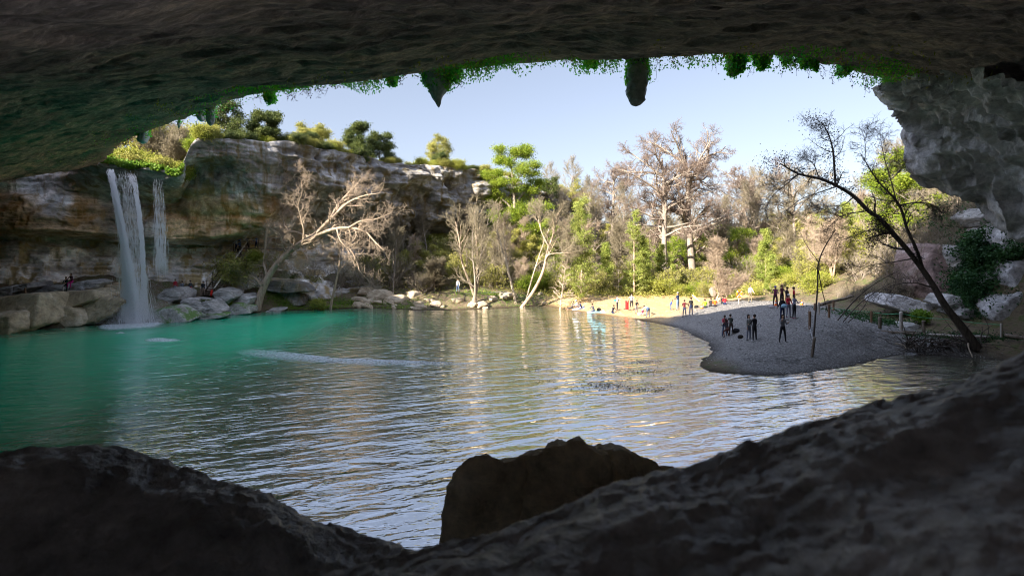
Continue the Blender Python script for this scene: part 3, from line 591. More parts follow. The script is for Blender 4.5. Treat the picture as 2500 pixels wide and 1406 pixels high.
slab('boulder', [(545, 752), (575, 742), (605, 752), (612, 766), (570, 772), (548, 768)], 54.6, 2.5, M['mossrock'], 'mossy green rock left of the leaning tree', 18, .4, group=RB)
slab('boulder', [(560, 732), (590, 718), (612, 728), (606, 745), (575, 750)], 56, 2.5, M['grey'], 'dark layered boulder up the slope behind the leaning tree', 19, .4, group=RB)
slab('boulder', [(642, 762), (660, 755), (690, 756), (680, 765), (650, 767)], 57.6, 1.5, M['grey'], 'thin flat rock at the waterline right of the leaning tree', 20, .4, group=RB)
slab('boulder', [(640, 690), (680, 684), (740, 694), (760, 712), (700, 716), (650, 708)], 60, 3, M['wall'], 'long grey ledge block behind the leaning tree', 21, .3, group=RB)
slab('boulder', [(660, 715), (700, 708), (735, 722), (745, 745), (700, 750), (668, 740)], 60.5, 3, M['wall'], 'bulky dark block below the ledge behind the leaning tree', 22, .3, group=RB)
rng = np.random.default_rng(11)
FB = 'rocks heaped along the far bank'
_desc = ['pale tan rock on the far bank', 'weathered beige boulder on the far bank', 'cream coloured block on the far bank']
_n = 0
for px, py, Y, s in [(930, 728, 66, 1.9), (975, 738, 64, 1.6), (1010, 728, 66, 1.5), (1050, 742, 64, 1.3), (1085, 730, 67, 1.1), (1115, 742, 65, 1.2), (1150, 735, 67, 1.2), (1175, 720, 70, 1.5), (1205, 735, 68, 1.7), (1240, 742, 66, 1.0), (1270, 736, 69, 1.1),
    (1300, 738, 69, .9), (880, 738, 65, 1.2), (1135, 690, 74, 1.3), (1230, 700, 74, 1.2), (1085, 660, 79, 1.4), (1130, 625, 84, 2.0), (980, 700, 70, 1.6), (900, 715, 67, 1.3), (1518, 574, 108, 2.6), (1494, 578, 110, 2.2), (1040, 690, 74, 1.1), (1190, 745, 65, .8), (1340, 741, 70, .9), (1400, 742, 72, .8)]:
    x = (px - 1250) / F * Y; zc = CAMZ - (py - HOR) / F * Y; near = {930: 'low outcrop left of the bare shore trees', 1518: 'largest pale block among the trees high on the far slope', 1494: 'smaller block leaning on the pale one high on the far slope'}.get(px)
    boulder('boulder', (x, Y, zc), (s * 1.15, s, s * .72), 100 + _n, M['tan'], near or _desc[_n % 3], group=FB, sub=4, rz=_n * 1.3, sink=None); _n += 1
for k in range(46):
    px = rng.uniform(860, 1330); i = SHC[np.argmin(abs(1250 + SHC[:, 0] / SHC[:, 1] * F - px) + (SHC[:, 1] < 50) * 1e4)]
    Y = i[1] + rng.uniform(.2, 4); x = (px - 1250) / F * Y; s = rng.uniform(.3, .8)
    if Y < 50 or Y > 75: continue
    boulder('boulder', (x, Y, g1(x, Y)), (s * 1.3, s, s * .7), 200 + k, M['tan'], 'small shore stone among the rubble of the far bank', group='small stones along the far bank', sub=3, rz=k * 1.1)
# right bank
RK = 'rocks on the right bank under the hanging mass'
slab('boulder', [(2165, 745), (2195, 722), (2235, 728), (2262, 738), (2280, 750), (2262, 766), (2215, 764), (2185, 756)], 39.5, 3, M['pale'], 'smooth pale boulder behind the rope and the green bush', 31, .5, group=RK)
slab('boulder', [(2425, 768), (2440, 740), (2475, 732), (2540, 715), (2600, 740), (2600, 820), (2500, 815), (2440, 800)], 35.5, 4, M['pale'], 'big pitted pale boulder at the right edge of the photo', 32, .4, group=RK)
slab('boulder', [(2262, 700), (2275, 640), (2300, 600), (2325, 590), (2345, 640), (2340, 700), (2310, 735), (2275, 735)], 41, 4, M['pink'], 'tall pinkish rock face behind the dark leaning trunk', 33, .5, group=RK)
slab('boulder', [(2330, 620), (2345, 598), (2370, 600), (2385, 640), (2370, 690), (2345, 700)], 40.5, 3, M['grey'], 'grey rock face right of the pinkish one', 34, .5, group=RK)
slab('boulder', [(2395, 530), (2420, 508), (2452, 505), (2470, 530), (2450, 560), (2410, 556)], 41, 3, M['grey'], 'rounded grey boulder highest up under the hanging mass', 35, .4, group=RK)
slab('boulder', [(2440, 590), (2470, 550), (2530, 545), (2560, 600), (2500, 640), (2455, 620)], 39, 3.5, M['pale'], 'pale boulder above the ivy at the right edge', 36, .5, group=RK)
slab('boulder', [(2465, 670), (2490, 640), (2560, 630), (2580, 690), (2520, 715), (2470, 712)], 37, 3, M['pale'], 'pale boulder between ivy patches at the right edge', 37, .5, group=RK)
slab('boulder', [(2300, 745), (2330, 722), (2352, 725), (2348, 745), (2318, 760)], 37.5, 2, M['grey'], 'angular grey rock behind the base of the dark leaning tree', 38, .4, group=RK)
slab('boulder', [(2338, 770), (2360, 752), (2385, 758), (2390, 775), (2360, 785)], 36.5, 2, M['grey'], 'low grey rock right of the dark leaning trunk', 39, .4, group=RK)
slab('boulder', [(2400, 690), (2430, 672), (2450, 690), (2440, 712), (2410, 714)], 38.5, 2, M['grey'], 'grey rock half buried in the ivy', 40, .4, group=RK)
slab('boulder', [(2205, 800), (2235, 792), (2262, 800), (2255, 812), (2215, 812)], 36.6, 1.4, M['grey'], 'flat stone beside the path posts', 41, .4, group=RK)

# foreground rocks in the cave mouth
def near_rock(name, xs, ys, hf, mat, label, seed, amp=1.0):
    X, Y = np.meshgrid(xs, ys); Z = hf(X, Y); P = np.stack([X, Y, Z], -1)
    f = sm(0, .06, np.linspace(0, 1, len(ys)))[:, None]
    P[..., 2] += amp * (0.05 * fbm(P * A(2.6, 2.6, 2.6) + seed, 4, 2) + .03 * ridge(P * A(1.3, 3.2, 3) + seed, 3, 12) + .03 * np.floor(3 * fbm(P * 4 + seed, 2, 14)) / 3 + 0.020 * ridge(P * 8 + seed, 4, 4) + 0.012 * fbm(P * 26, 3, 6))
    n = P.shape; bot = P.copy(); bot[..., 2] = 2.0
    Vt = P.reshape(-1, 3); q = gridq(*n[:2]); idx = np.arange(n[0] * n[1]).reshape(n[:2]); ring = np.concatenate([idx[0], idx[1:, -1], idx[-1, -2::-1], idx[-2:0:-1, 0]])
    B = Vt[ring].copy(); B[:, 2] = 1.5; m_ = len(ring); bi = len(Vt) + np.arange(m_)
    sq = np.stack([ring, np.roll(ring, -1), np.roll(bi, -1), bi], 1)
    o = mesh(name, np.vstack([Vt, B]), np.vstack([q, sq]), mats=mat, smooth=True); tag(o, label, 'boulder'); return o
def hf_right(X, Y):
    crest = np.interp(X, [-2, -.9, -.32, .1, .35, .61, .9, 1.2, 1.8, 2.6, 4], [4.6, 4.86, 5.05, 5.17, 5.23, 5.285, 5.40, 5.475, 5.66, 5.9, 6.2])
    yc = 1.68 + 0.06 * X; d = Y - yc; near = np.interp(X, [-2, 0, 1, 2, 4], [.05, .10, .12, .10, .1])
    return crest + np.where(d < 0, near * np.minimum(-d, .9) - 0.05 * sm(.15, .5, -d) * 1.0, -1.5 * d - 1.2 * d * d)
near_rock('boulder', np.linspace(-2.2, 4, 620), np.linspace(.35, 2.6, 260), hf_right, M['near'], 'dark blurred boulder closest to the camera rising to the right', 3, .8)
def hf_left(X, Y):
    crest = np.interp(X, [-6, -4.2, -3.0, -2.75, -2.4, -1.8, -1.3, -.84, -.6, -.3, .2, 1], [4.4, 4.66, 4.84, 4.87, 4.83, 4.68, 4.56, 4.385, 4.31, 4.2, 4.0, 3.8])
    yc = 3.05 + 0.10 * np.sin(X * 2); d = Y - yc
    return crest + np.where(d < 0, -0.05 * np.minimum(-d, .28) - 1.05 * np.maximum(-d - .28, 0) ** 1.25, -1.1 * d - .6 * d * d)
near_rock('boulder', np.linspace(-6.5, 1.2, 700), np.linspace(1.75, 4.6, 260), hf_left, M['near'], 'dark rough boulder filling the lower left corner, its crest catching light', 9, 1.0)
def mid_rock():
    o = empty('boulder', (0.45, 4.7, 2.4), 'brown three-lobed boulder standing in the pool edge between the two dark foreground rocks', 'boulder')
    def lobe(nm, outl, Y, dep, sd):
        s = slab(nm, outl, Y, dep, M['nearbrown'], None, sd, .12); s.parent = o; s.matrix_parent_inverse = o.matrix_world.inverted()
        s.location = (-.45, -4.7, -2.4)
        return s
    def fine(outl, Y, dep, sd, nm):
        p = np.array([at(a, b, Y) for a, b in outl]); c = p.mean(0); q = np.vstack([p, p[:1]]); R = resample(q, 150, False)[:-1]
        rings = []
        for s, dy in [(0, -.05), (.3, -.05), (.6, -.04), (.85, -.01), (.97, .03), (1.0, .1), (1.0, .3 * dep), (.98, .6 * dep), (.9, .85 * dep), (.7, dep), (0, dep)]:
            g = c + (R - c) * max(s, 1e-3); g[:, 1] += dy; g[:, 2] -= .46 * max(dy, 0); rings.append(g)
        G = np.array(rings); G = np.stack([resample(G[:, j], 110, False) for j in range(G.shape[1])], 1); D = G - c; D /= np.linalg.norm(D, axis=2, keepdims=True) + 1e-6
        G = G + D * (0.10 * fbm(G * 2 + sd, 4, 2) + 0.03 * np.floor(4 * fbm(G * A(3.2, 3.2, 2.2) + sd, 2, 4)) / 2 + 0.05 * ridge(G * 5 + sd, 4, 4) + .02 * fbm(G * 22, 3, 7) - .03)[..., None]
        return mesh(nm, G - A(.45, 4.7, 2.4), gridq(110, G.shape[1], True), mats=M['nearbrown'], smooth=True, parent=o)
    fine([(1062, 1330), (1068, 1225), (1078, 1180), (1112, 1132), (1180, 1106), (1240, 1098), (1330, 1092), (1380, 1200), (1330, 1500), (1062, 1500)], 4.5, 1.3, 1, 'left_lobe')
    fine([(1270, 1110), (1325, 1086), (1350, 1066), (1420, 1058), (1468, 1078), (1500, 1098), (1510, 1170), (1530, 1500), (1280, 1500)], 4.42, 1.4, 2, 'middle_lobe')
    fine([(1435, 1095), (1500, 1096), (1555, 1098), (1582, 1110), (1602, 1128), (1635, 1132), (1655, 1150), (1662, 1180), (1640, 1500), (1460, 1500)], 4.75, 1.3, 3, 'right_lobe')
mid_rock()
# ---------------------------------------------------------------- waterfall, spray, foam
def water_mat(name, dens, sx):
    m, n, l, b = newmat(name)
    b.inputs['Base Color'].default_value = (0.86, 0.88, 0.93, 1); b.inputs['Roughness'].default_value = 0.5
    v = coords(n, l, (sx, sx, 0.35)); f = ntex(n, l, v, 4.0, 6, 0.7, .2); f2 = ntex(n, l, coords(n, l, (1, 1, 1)), 5.0, 4, 0.7)
    ad = n.new('ShaderNodeMath'); ad.operation = 'MULTIPLY_ADD'; l.new(f2, ad.inputs[0]); ad.inputs[1].default_value = 0.45; l.new(f, ad.inputs[2])
    c = ramp(n, l, ad.outputs[0], [(0.72 - dens, (0, 0, 0)), (0.86 - dens * .6, (1, 1, 1))])
    at_ = n.new('ShaderNodeAttribute'); at_.attribute_name = 'fade'; mu = n.new('ShaderNodeMath'); mu.operation = 'MULTIPLY'; l.new(c, mu.inputs[0]); l.new(at_.outputs['Fac'], mu.inputs[1])
    tr = n.new('ShaderNodeBsdfTransparent'); tl = n.new('ShaderNodeBsdfTranslucent'); tl.inputs[0].default_value = (0.86, 0.88, 0.93, 1)
    m1 = n.new('ShaderNodeMixShader'); m1.inputs[0].default_value = 0.4; l.new(b.outputs[0], m1.inputs[1]); l.new(tl.outputs[0], m1.inputs[2])
    mx = n.new('ShaderNodeMixShader'); l.new(mu.outputs[0], mx.inputs[0]); l.new(tr.outputs[0], mx.inputs[1]); l.new(m1.outputs[0], mx.inputs[2])
    l.new(mx.outputs[0], n['Material Output'].inputs[0]); return m
M['fall'] = water_mat('falling_water', 0.20, 2.2); M['fallthin'] = water_mat('thin_falling_water', 0.05, 2.5); M['foam'] = water_mat('foam_white', 0.13, 1.6)
m, n, l, b = newmat('spray'); b.inputs['Base Color'].default_value = (.9, .92, .96, 1); b.inputs['Alpha'].default_value = .55; M['spray'] = m
WF = empty('waterfall', tuple(at(315, 790, 47.2)), 'white waterfall dropping in three streams from the mossy lip into the green pool', 'waterfall')
WO = np.array(WF.location)
def stream(pts, Y0, Y1, mat, seed, layers=3, bulge=.35, fade=(1, 1)):
    """falling water as nested curtains of ragged strands; pts = (px, py, width px)"""
    pts = np.array(pts, float); t = np.linspace(0, 1, len(pts)); K, S = 80, 26
    R = resample(pts, K); s = np.linspace(0, 1, K); Y = Y0 + (Y1 - Y0) * s ** .6; Vs = []; Qs = []; Fs = []
    for L in range(layers):
        k = 1 - .22 * L; a = np.arange(S) * 2 * pi / S
        C = np.stack([at(R[i, 0], R[i, 1], Y[i]) for i in range(K)]); wd = R[:, 2] / F * Y / 2 * k
        P = C[:, None] + np.stack([np.cos(a)[None] * wd[:, None], np.sin(a)[None] * (wd * bulge)[:, None], 0 * wd[:, None] * a[None]], -1)
        P += (.10 + .16 * s)[:, None, None] * np.stack([fbm(P * A(1.1, 1.1, .7) + seed + L * 7 + 30 * j, 3, j) for j in range(3)], -1) * A(1, 1, .2)
        Vs.append(P.reshape(-1, 3)); Qs.append(gridq(K, S, True) + L * K * S)
        Fs.append(np.broadcast_to((fade[0] + (fade[1] - fade[0]) * s)[:, None], (K, S)).ravel())
    rng = np.random.default_rng(seed); n0 = layers * K * S; D = []
    for _ in range(int(420 * np.mean(pts[:, 2]) / 20)):      # loose droplets and threads round the stream
        u = rng.random() ** .8; i = int(u * (K - 2)); ww = R[i, 2] / F * Y[i] / 2 * (1 + .5 * u)
        c = at(R[i, 0], R[i, 1], Y[i]) + A(rng.normal(0, .55) * ww, rng.normal(0, .3) * ww, rng.normal(0, .2)); h = rng.uniform(.05, .35) * (.4 + u); q = .010 + .012 * rng.random()
        D.append([c + A(-q, 0, 0), c + A(q, 0, 0), c + A(q * .6, 0, -h), c + A(-q * .6, 0, -h)])
    D = np.array(D).reshape(-1, 3); Vs.append(D); Qs.append(np.arange(len(D)).reshape(-1, 4) + n0); Fs.append(np.ones(len(D)))
    return mesh('stream', np.vstack(Vs) - WO, np.vstack(Qs), mats=mat, parent=WF, smooth=True, attr={'fade': np.concatenate(Fs)})
def strands(pts, Y0, Y1, seed, n, spread=(.5, .7), wd=(.008, .030), ln=(.25, 1.3), mat='strand'):
    rng = np.random.default_rng(seed); R = resample(np.array(pts, float), 120); s = np.linspace(0, 1, 120); Y = Y0 + (Y1 - Y0) * s ** .6
    C = np.stack([at(R[i, 0], R[i, 1], Y[i]) for i in range(120)]); W = R[:, 2] / F * Y / 2; zt, zb = C[0, 2], C[-1, 2]
    u = rng.random(n) ** .9; lane = rng.normal(0, .55, 22); L = lane[rng.integers(0, 22, n)] * .8 + rng.normal(0, .09 + .12 * u, n); L = np.clip(L, -1.25, 1.25); dep = rng.normal(0, .35, n)
    h = rng.uniform(*ln, n) * (.5 + u); w_ = rng.uniform(*wd, n) * (.7 + .7 * u); K = 5; t = np.linspace(0, 1, K); z = zt + (zb - zt) * u; zz = np.maximum(z[:, None] - h[:, None] * t, .02)
    si = (zt - zz) / (zt - zb); si = np.clip(si, 0, 1) ; cx = np.interp(si, (zt - C[:, 2]) / (zt - zb), C[:, 0]); cy = np.interp(si, (zt - C[:, 2]) / (zt - zb), C[:, 1]); ww = np.interp(si, s, W)
    x = cx + ww * (L[:, None] + .05 * noise(np.stack([zz * 1.2, L[:, None] * 9 + 0 * zz, 0 * zz], -1))); y = cy + ww * .5 * dep[:, None]; P = np.stack([x, y, zz], -1)
    wt = w_[:, None] * np.sin(np.pi * (.08 + .84 * t)); V = np.stack([P - np.stack([wt, 0 * wt, 0 * wt], -1), P + np.stack([wt, .3 * wt, 0 * wt], -1)], 2)
    V = V.reshape(n, K * 2, 3); i = np.arange(K - 1); q = np.stack([2 * i, 2 * i + 1, 2 * i + 3, 2 * i + 2], 1); Q = (q[None] + (np.arange(n) * K * 2)[:, None, None]).reshape(-1, 4)
    return mesh('stream', V.reshape(-1, 3) - WO, Q, mats=M[mat], parent=WF)
m, n, l, b = newmat('falling_strand'); b.inputs['Base Color'].default_value = (.98, .98, 1, 1); b.inputs['Roughness'].default_value = .35; tl = n.new('ShaderNodeBsdfTranslucent'); tl.inputs[0].default_value = (.98, .98, 1, 1); tr = n.new('ShaderNodeBsdfTransparent')
m1 = n.new('ShaderNodeMixShader'); m1.inputs[0].default_value = .5; l.new(b.outputs[0], m1.inputs[1]); l.new(tl.outputs[0], m1.inputs[2]); m2 = n.new('ShaderNodeMixShader'); m2.inputs[0].default_value = .06; l.new(m1.outputs[0], m2.inputs[1]); l.new(tr.outputs[0], m2.inputs[2]); l.new(m2.outputs[0], n['Material Output'].inputs[0]); M['strand'] = m
strands([(270, 411, 22), (276, 440, 19), (287, 500, 18), (299, 560, 20), (308, 620, 22), (317, 680, 32), (323, 740, 42), (326, 792, 54)], 49.0, 47.0, 1, 5600)
strands([(320, 424, 28), (329, 450, 20), (337, 500, 15), (344, 560, 14), (349, 620, 14), (351, 690, 16), (352, 770, 24)], 49.6, 48.0, 2, 1900)
strands([(300, 418, 60), (306, 445, 50), (312, 520, 50), (318, 600, 54), (322, 700, 70), (325, 790, 96)], 49.4, 47.4, 3, 2600, wd=(.005, .015))
strands([(383, 434, 30), (386, 460, 32), (389, 500, 32), (391, 540, 34), (393, 590, 36), (394, 640, 38)], 50.4, 49.5, 4, 800, wd=(.005, .015))
if 0: stream([(272, 414, 30), (277, 440, 30), (288, 500, 27), (300, 560, 26), (309, 620, 27), (317, 680, 34), (322, 740, 42), (324, 792, 50)], 49.0, 47.0, M['fall'], 1, 5, .4, (.75, 1))
if 0: stream([(318, 424, 34), (328, 450, 26), (336, 500, 22), (343, 560, 20), (348, 620, 18), (350, 690, 20), (351, 770, 30)], 49.6, 48.0, M['fallthin'], 2, 4, .4, (1.0, .7))
if 0: stream([(300, 420, 50), (306, 445, 46), (312, 520, 44), (318, 600, 48), (322, 700, 60), (325, 788, 80)], 49.4, 47.4, M['fallthin'], 7, 2, .3, (.55, .35))
if 0: stream([(381, 434, 28), (384, 460, 30), (388, 520, 34), (392, 580, 36), (394, 640, 36), (394, 700, 36)], 50.4, 49.5, M['fallthin'], 3, 2, .3, (.9, .25))
def foam_sheet(name, pts, seed, label, z=.02, fade=1.0, mat=None):
    R = np.array([onz(a, b)[:2] for a, b in pts]); c = R.mean(0); Rr = resample(np.c_[np.vstack([R, R[:1]]), np.zeros(len(R) + 1)], 90, True)[:-1, :2]
    rings = []; fd = []
    for s in np.linspace(0.02, 1, 14):
        g = c + (Rr - c) * s; rings.append(np.c_[g + .25 * s * np.stack([fbm(np.c_[g * .8, 0 * g[:, 0]] + seed, 3, 1), fbm(np.c_[g * .8, 0 * g[:, 0]] + seed, 3, 2)], 1), np.full(len(g), z + .015 * (1 - s))]); fd.append(np.full(len(g), fade * (1 - s ** 2.5)))
    G = np.array(rings); return tag(mesh(name, G, gridq(len(G), G.shape[1], True), mats=mat or M['foam'], smooth=True, attr={'fade': np.concatenate(fd)}), label, 'foam', kind='stuff')
foam_sheet('foam', [(235, 797), (300, 786), (345, 784), (400, 787), (385, 797), (330, 803), (255, 806)], 1, 'churning white foam where the falls hit the pool', .05, 3)
foam_sheet('foam', [(350, 830), (380, 825), (430, 828), (440, 832), (400, 836), (358, 834)], 2, 'small oval patch of white foam in front of the falls', .03, 1.8)
foam_sheet('foam', [(278, 812), (300, 810), (312, 813), (290, 816)], 3, 'tiny foam fleck left of the oval foam patch', .02, .9)
foam_sheet('foam', [(565, 860), (600, 851), (660, 855), (740, 868), (860, 876), (1000, 884), (1170, 886), (1175, 893), (1000, 894), (860, 892), (700, 880), (600, 870)], 4, 'long pale streak of foam drifting across the middle of the pool', .02, 1.0)
# mist at the foot of the falls: fine droplets
rng = np.random.default_rng(3); c0 = at(325, 785, 47.6); N_ = 34000
P = c0 + np.c_[rng.normal(0, 1.5, N_), rng.normal(0, .9, N_), np.abs(rng.normal(0, .9, N_)) ** 1.5]
c1 = at(372, 770, 48.6); P = np.vstack([P, c1 + np.c_[rng.normal(0, 1.0, 2500), rng.normal(0, .6, 2500), np.abs(rng.normal(0, .6, 2500))]])
c2 = at(340, 700, 48.2); P = np.vstack([P, c2 + np.c_[rng.normal(0, 1.8, 7000), rng.normal(0, .8, 7000), rng.normal(0, 2.6, 7000)]]); P = P[P[:, 2] > .02]
V, Q = leaves(P, .034, rng); tag(mesh('spray', V, Q, mats=M['spray']), 'fine white spray hanging round the foot of the falls', 'spray', kind='stuff')
# floating leaves
P = []
for px, py, sx, sy, k in [(1570, 882, 26, 3, 230), (1040, 884, 60, 3, 160), (1300, 901, 30, 3, 70), (1470, 912, 30, 4, 70), (1555, 906, 40, 5, 260), (1470, 940, 30, 5, 260), (1570, 950, 40, 5, 260), (1690, 888, 18, 4, 60), (700, 878, 100, 4, 60), (1500, 930, 110, 18, 160)]:
    for _ in range(k): P.append(onz(rng.normal(px, sx), rng.normal(py, sy), .025))
P = np.array(P); P = P[sdist(P[:, 0], P[:, 1]) < -.3]; a = rng.uniform(0, pi, len(P)); s = rng.uniform(.03, .07, len(P))
c, s_ = np.cos(a) * s, np.sin(a) * s; Z0 = 0 * c
V = np.stack([P + np.stack([c, s_, Z0], 1), P + np.stack([-s_ * .5, c * .5, Z0], 1), P - np.stack([c, s_, Z0], 1), P + np.stack([s_ * .5, -c * .5, Z0 + .008], 1)], 1).reshape(-1, 3)
tag(mesh('floating_leaves', V, np.arange(len(V)).reshape(-1, 4), mats=plain('dead_leaf', (.06, .05, .04))), 'dark drift of dead leaves floating in the middle of the pool', 'leaves', kind='stuff')

# ---------------------------------------------------------------- trees
def grow(P, R, n_per, K, L, ang=(35, 65), wob=.16, up=.05, rr=.5, tmin=.25, rng=None, flat=0.0, tipfall=.5, rmin=.004):
    N, KP = P.shape[:2]; M_ = N * n_per; i = np.repeat(np.arange(N), n_per)
    t = tmin + (1 - tmin) * (np.tile(np.arange(n_per), N) + rng.random(M_)) / n_per; t = np.clip(t, 0, .995) * (KP - 1); k = t.astype(int); f = (t - k)[:, None]
    p = P[i, k] * (1 - f) + P[i, np.minimum(k + 1, KP - 1)] * f; tan = P[i, np.minimum(k + 1, KP - 1)] - P[i, k]; tan /= np.linalg.norm(tan, axis=1, keepdims=True) + 1e-9
    r0 = R[i, k] * rr; q = rng.normal(size=(M_, 3)); q[:, 2] *= (1 - flat); q -= (q * tan).sum(1, keepdims=True) * tan; q /= np.linalg.norm(q, axis=1, keepdims=True) + 1e-9
    an = np.radians(rng.uniform(*ang, M_))[:, None]; d = tan * np.cos(an) + q * np.sin(an)
    ll = rng.uniform(*L, M_) * (1 - tipfall * (t / (KP - 1))); st = (ll / (K - 1))[:, None]
    out = np.empty((M_, K, 3)); out[:, 0] = p
    for j in range(1, K):
        d = d + rng.normal(0, wob, (M_, 3)); d[:, 2] += up; d /= np.linalg.norm(d, axis=1, keepdims=True); out[:, j] = out[:, j - 1] + d * st
    return out, np.maximum(r0[:, None] * np.linspace(1, .35, K)[None], rmin)
def limb(pts, K=14):
    """pts = world points with radius: (x, y, z, r)"""
    R = resample(np.array(pts, float), K); return R[None, :, :3], R[None, :, 3]
def pxlimb(pts, K=14):
    return limb([(*at(a, b, Y), r) for a, b, Y, r in pts], K)
def make_tree(name, base, trunk, limbs, levels, mats, label, cat='tree', group=None, seed=1, leaf=None, extra=None):
    """trunk/limbs: lists of (P,R); levels: list of dicts for grow; leaf = dict(mat,size,n,spread,on) """
    rng = np.random.default_rng(seed); o = empty(name, tuple(base), label, cat, group); B = np.array(base)
    tb = Tubes(); [tb.add(P - B, R, 9) for P, R in trunk]; [tb.add(P - B, R, 6) for P, R in limbs]
    cur = limbs + trunk; rs = lambda P, R: (resample(np.c_[P[0], R[0]], 16, False)[None, :, :3], resample(np.c_[P[0], R[0]], 16, False)[None, :, 3])
    cur = [rs(*c) for c in cur]
    P = np.concatenate([a for a, _ in cur]); R = np.concatenate([b for _, b in cur]); cr = Tubes(); ends = []
    for li, lv in enumerate(levels):
        lv = dict(lv); P, R = grow(P, R, rng=rng, **lv); (tb if li == 0 else cr).add(P - B, R, 5 if li == 0 else (4 if li == 1 else 3))
        ends = P
    if leaf and leaf.get('cull'): pass
    tb.build('trunk', mats[0], o)
    if cr.b: cr.build('crown', mats[1], o, smooth=False)
    if leaf:
        n = leaf['n']; N, K = ends.shape[:2]; i = rng.integers(0, N, n); k = rng.integers(max(0, K - leaf.get('on', 2)), K, n)
        C = ends[i, k] + rng.normal(0, leaf['spread'], (n, 3)) * A(1, 1, leaf.get('fl', .8))
        leaf_mesh('leaves', C - B, leaf['size'], rng, leaf['mat'], o, leaf.get('drop', 0))
    return o
M['bark_pale'] = bark_mat('pale_bark', (.25, .19, .14), (.46, .37, .28)); M['twig_pale'] = plain('pale_twig', (.34, .27, .205)); M['bark_grey'] = bark_mat('grey_bark', (.18, .15, .125), (.36, .31, .26))
M['twig_grey'] = plain('grey_twig', (.22, .19, .13)); M['twig_rust'] = plain('rusty_twig', (.18, .135, .11)); M['bark_dark'] = bark_mat('dark_bark', (.05, .042, .036), (.13, .11, .095)); M['twig_black'] = plain('black_twig', (.04, .032, .03))
M['bark_white'] = bark_mat('white_bark', (.36, .30, .23), (.56, .48, .38))
M['juniper'] = leaf_mat('juniper_leaf', (.035, .06, .018), (.13, .16, .04), .25); M['oak'] = leaf_mat('fresh_oak_leaf', (.14, .23, .02), (.34, .40, .05), .45)
M['olive'] = leaf_mat('olive_leaf', (.20, .21, .05), (.42, .40, .11), .3); M['spring'] = leaf_mat('spring_leaf', (.22, .26, .04), (.44, .44, .10), .45); M['feather'] = leaf_mat('cypress_leaf', (.20, .27, .05), (.40, .44, .12), .4)
M['ivy'] = leaf_mat('ivy_leaf', (.012, .05, .02), (.05, .13, .035), .2); M['vine'] = leaf_mat('dead_vine_leaf', (.025, .02, .018), (.07, .05, .04), .1); M['herb'] = leaf_mat('bank_herb', (.10, .22, .02), (.25, .36, .05), .35)

# the big leaning bare tree at the left, caught by the sun
LT = [pxlimb([(622, 768, 57.6, .62), (630, 740, 57.6, .46), (642, 705, 57.7, .40), (662, 665, 57.8, .36), (692, 628, 58, .33), (730, 597, 58.1, .31), (765, 577, 58.2, .30), (798, 565, 58.3, .28), (822, 560, 58.2, .25)], 24)]
LL = [pxlimb([(765, 577, 58.2, .24), (790, 552, 58, .20), (811, 532, 57.8, .17), (850, 495, 57.4, .12), (890, 478, 57, .08), (927, 472, 56.8, .04)]),
 pxlimb([(808, 534, 57.8, .15), (822, 505, 58.4, .12), (848, 474, 59, .09), (868, 455, 59.4, .07), (884, 434, 59.8, .03)]),
 pxlimb([(790, 568, 58.2, .20), (822, 558, 57.5, .18), (862, 557, 57, .14), (892, 566, 56.4, .11), (915, 590, 56, .08), (938, 612, 55.6, .04)]),
 pxlimb([(800, 572, 58.2, .16), (832, 592, 58.8, .14), (856, 610, 59, .11), (872, 640, 59.2, .08), (880, 665, 59.2, .06), (905, 690, 59.2, .04), (925, 712, 59.2, .025)]),
 pxlimb([(740, 592, 58.1, .13), (742, 560, 57.3, .11), (735, 530, 56.8, .09), (728, 500, 56.4, .07), (738, 470, 56, .05), (735, 440, 55.8, .03)]),
 pxlimb([(760, 580, 58.2, .12), (722, 566, 58.6, .09), (700, 560, 59, .07), (690, 535, 59.2, .05), (672, 515, 59.4, .03)]),
 pxlimb([(700, 620, 58, .10), (690, 600, 57.4, .07), (684, 575, 57.2, .05), (660, 560, 57, .03)]),
 pxlimb([(730, 600, 58.1, .09), (748, 625, 57.6, .07), (752, 648, 57.4, .05), (730, 662, 57.2, .035), (705, 672, 57, .02)], 10),
 pxlimb([(850, 557, 57, .10), (880, 540, 56.4, .08), (915, 536, 56, .06), (955, 520, 55.6, .03)]),
 pxlimb([(822, 558, 57.5, .10), (830, 585, 56.6, .08), (850, 612, 56.2, .05), (862, 640, 56, .03)])]
make_tree('leaning_tree', at(622, 768, 57.6), LT, LL, [dict(n_per=11, K=8, L=(1.4, 3.7), up=.02, rr=.5, tmin=.2, wob=.2), dict(n_per=8, K=6, L=(.7, 2.0), ang=(30, 70), rr=.55, tmin=.15, wob=.2), dict(n_per=5, K=4, L=(.35, 1.1), ang=(30, 75), rr=.6, tmin=.1, rmin=.010, wob=.25)],
 (M['bark_pale'], M['twig_pale']), 'large bare tree leaning over the pool, its curved pale trunk lit orange by the sun', seed=4)
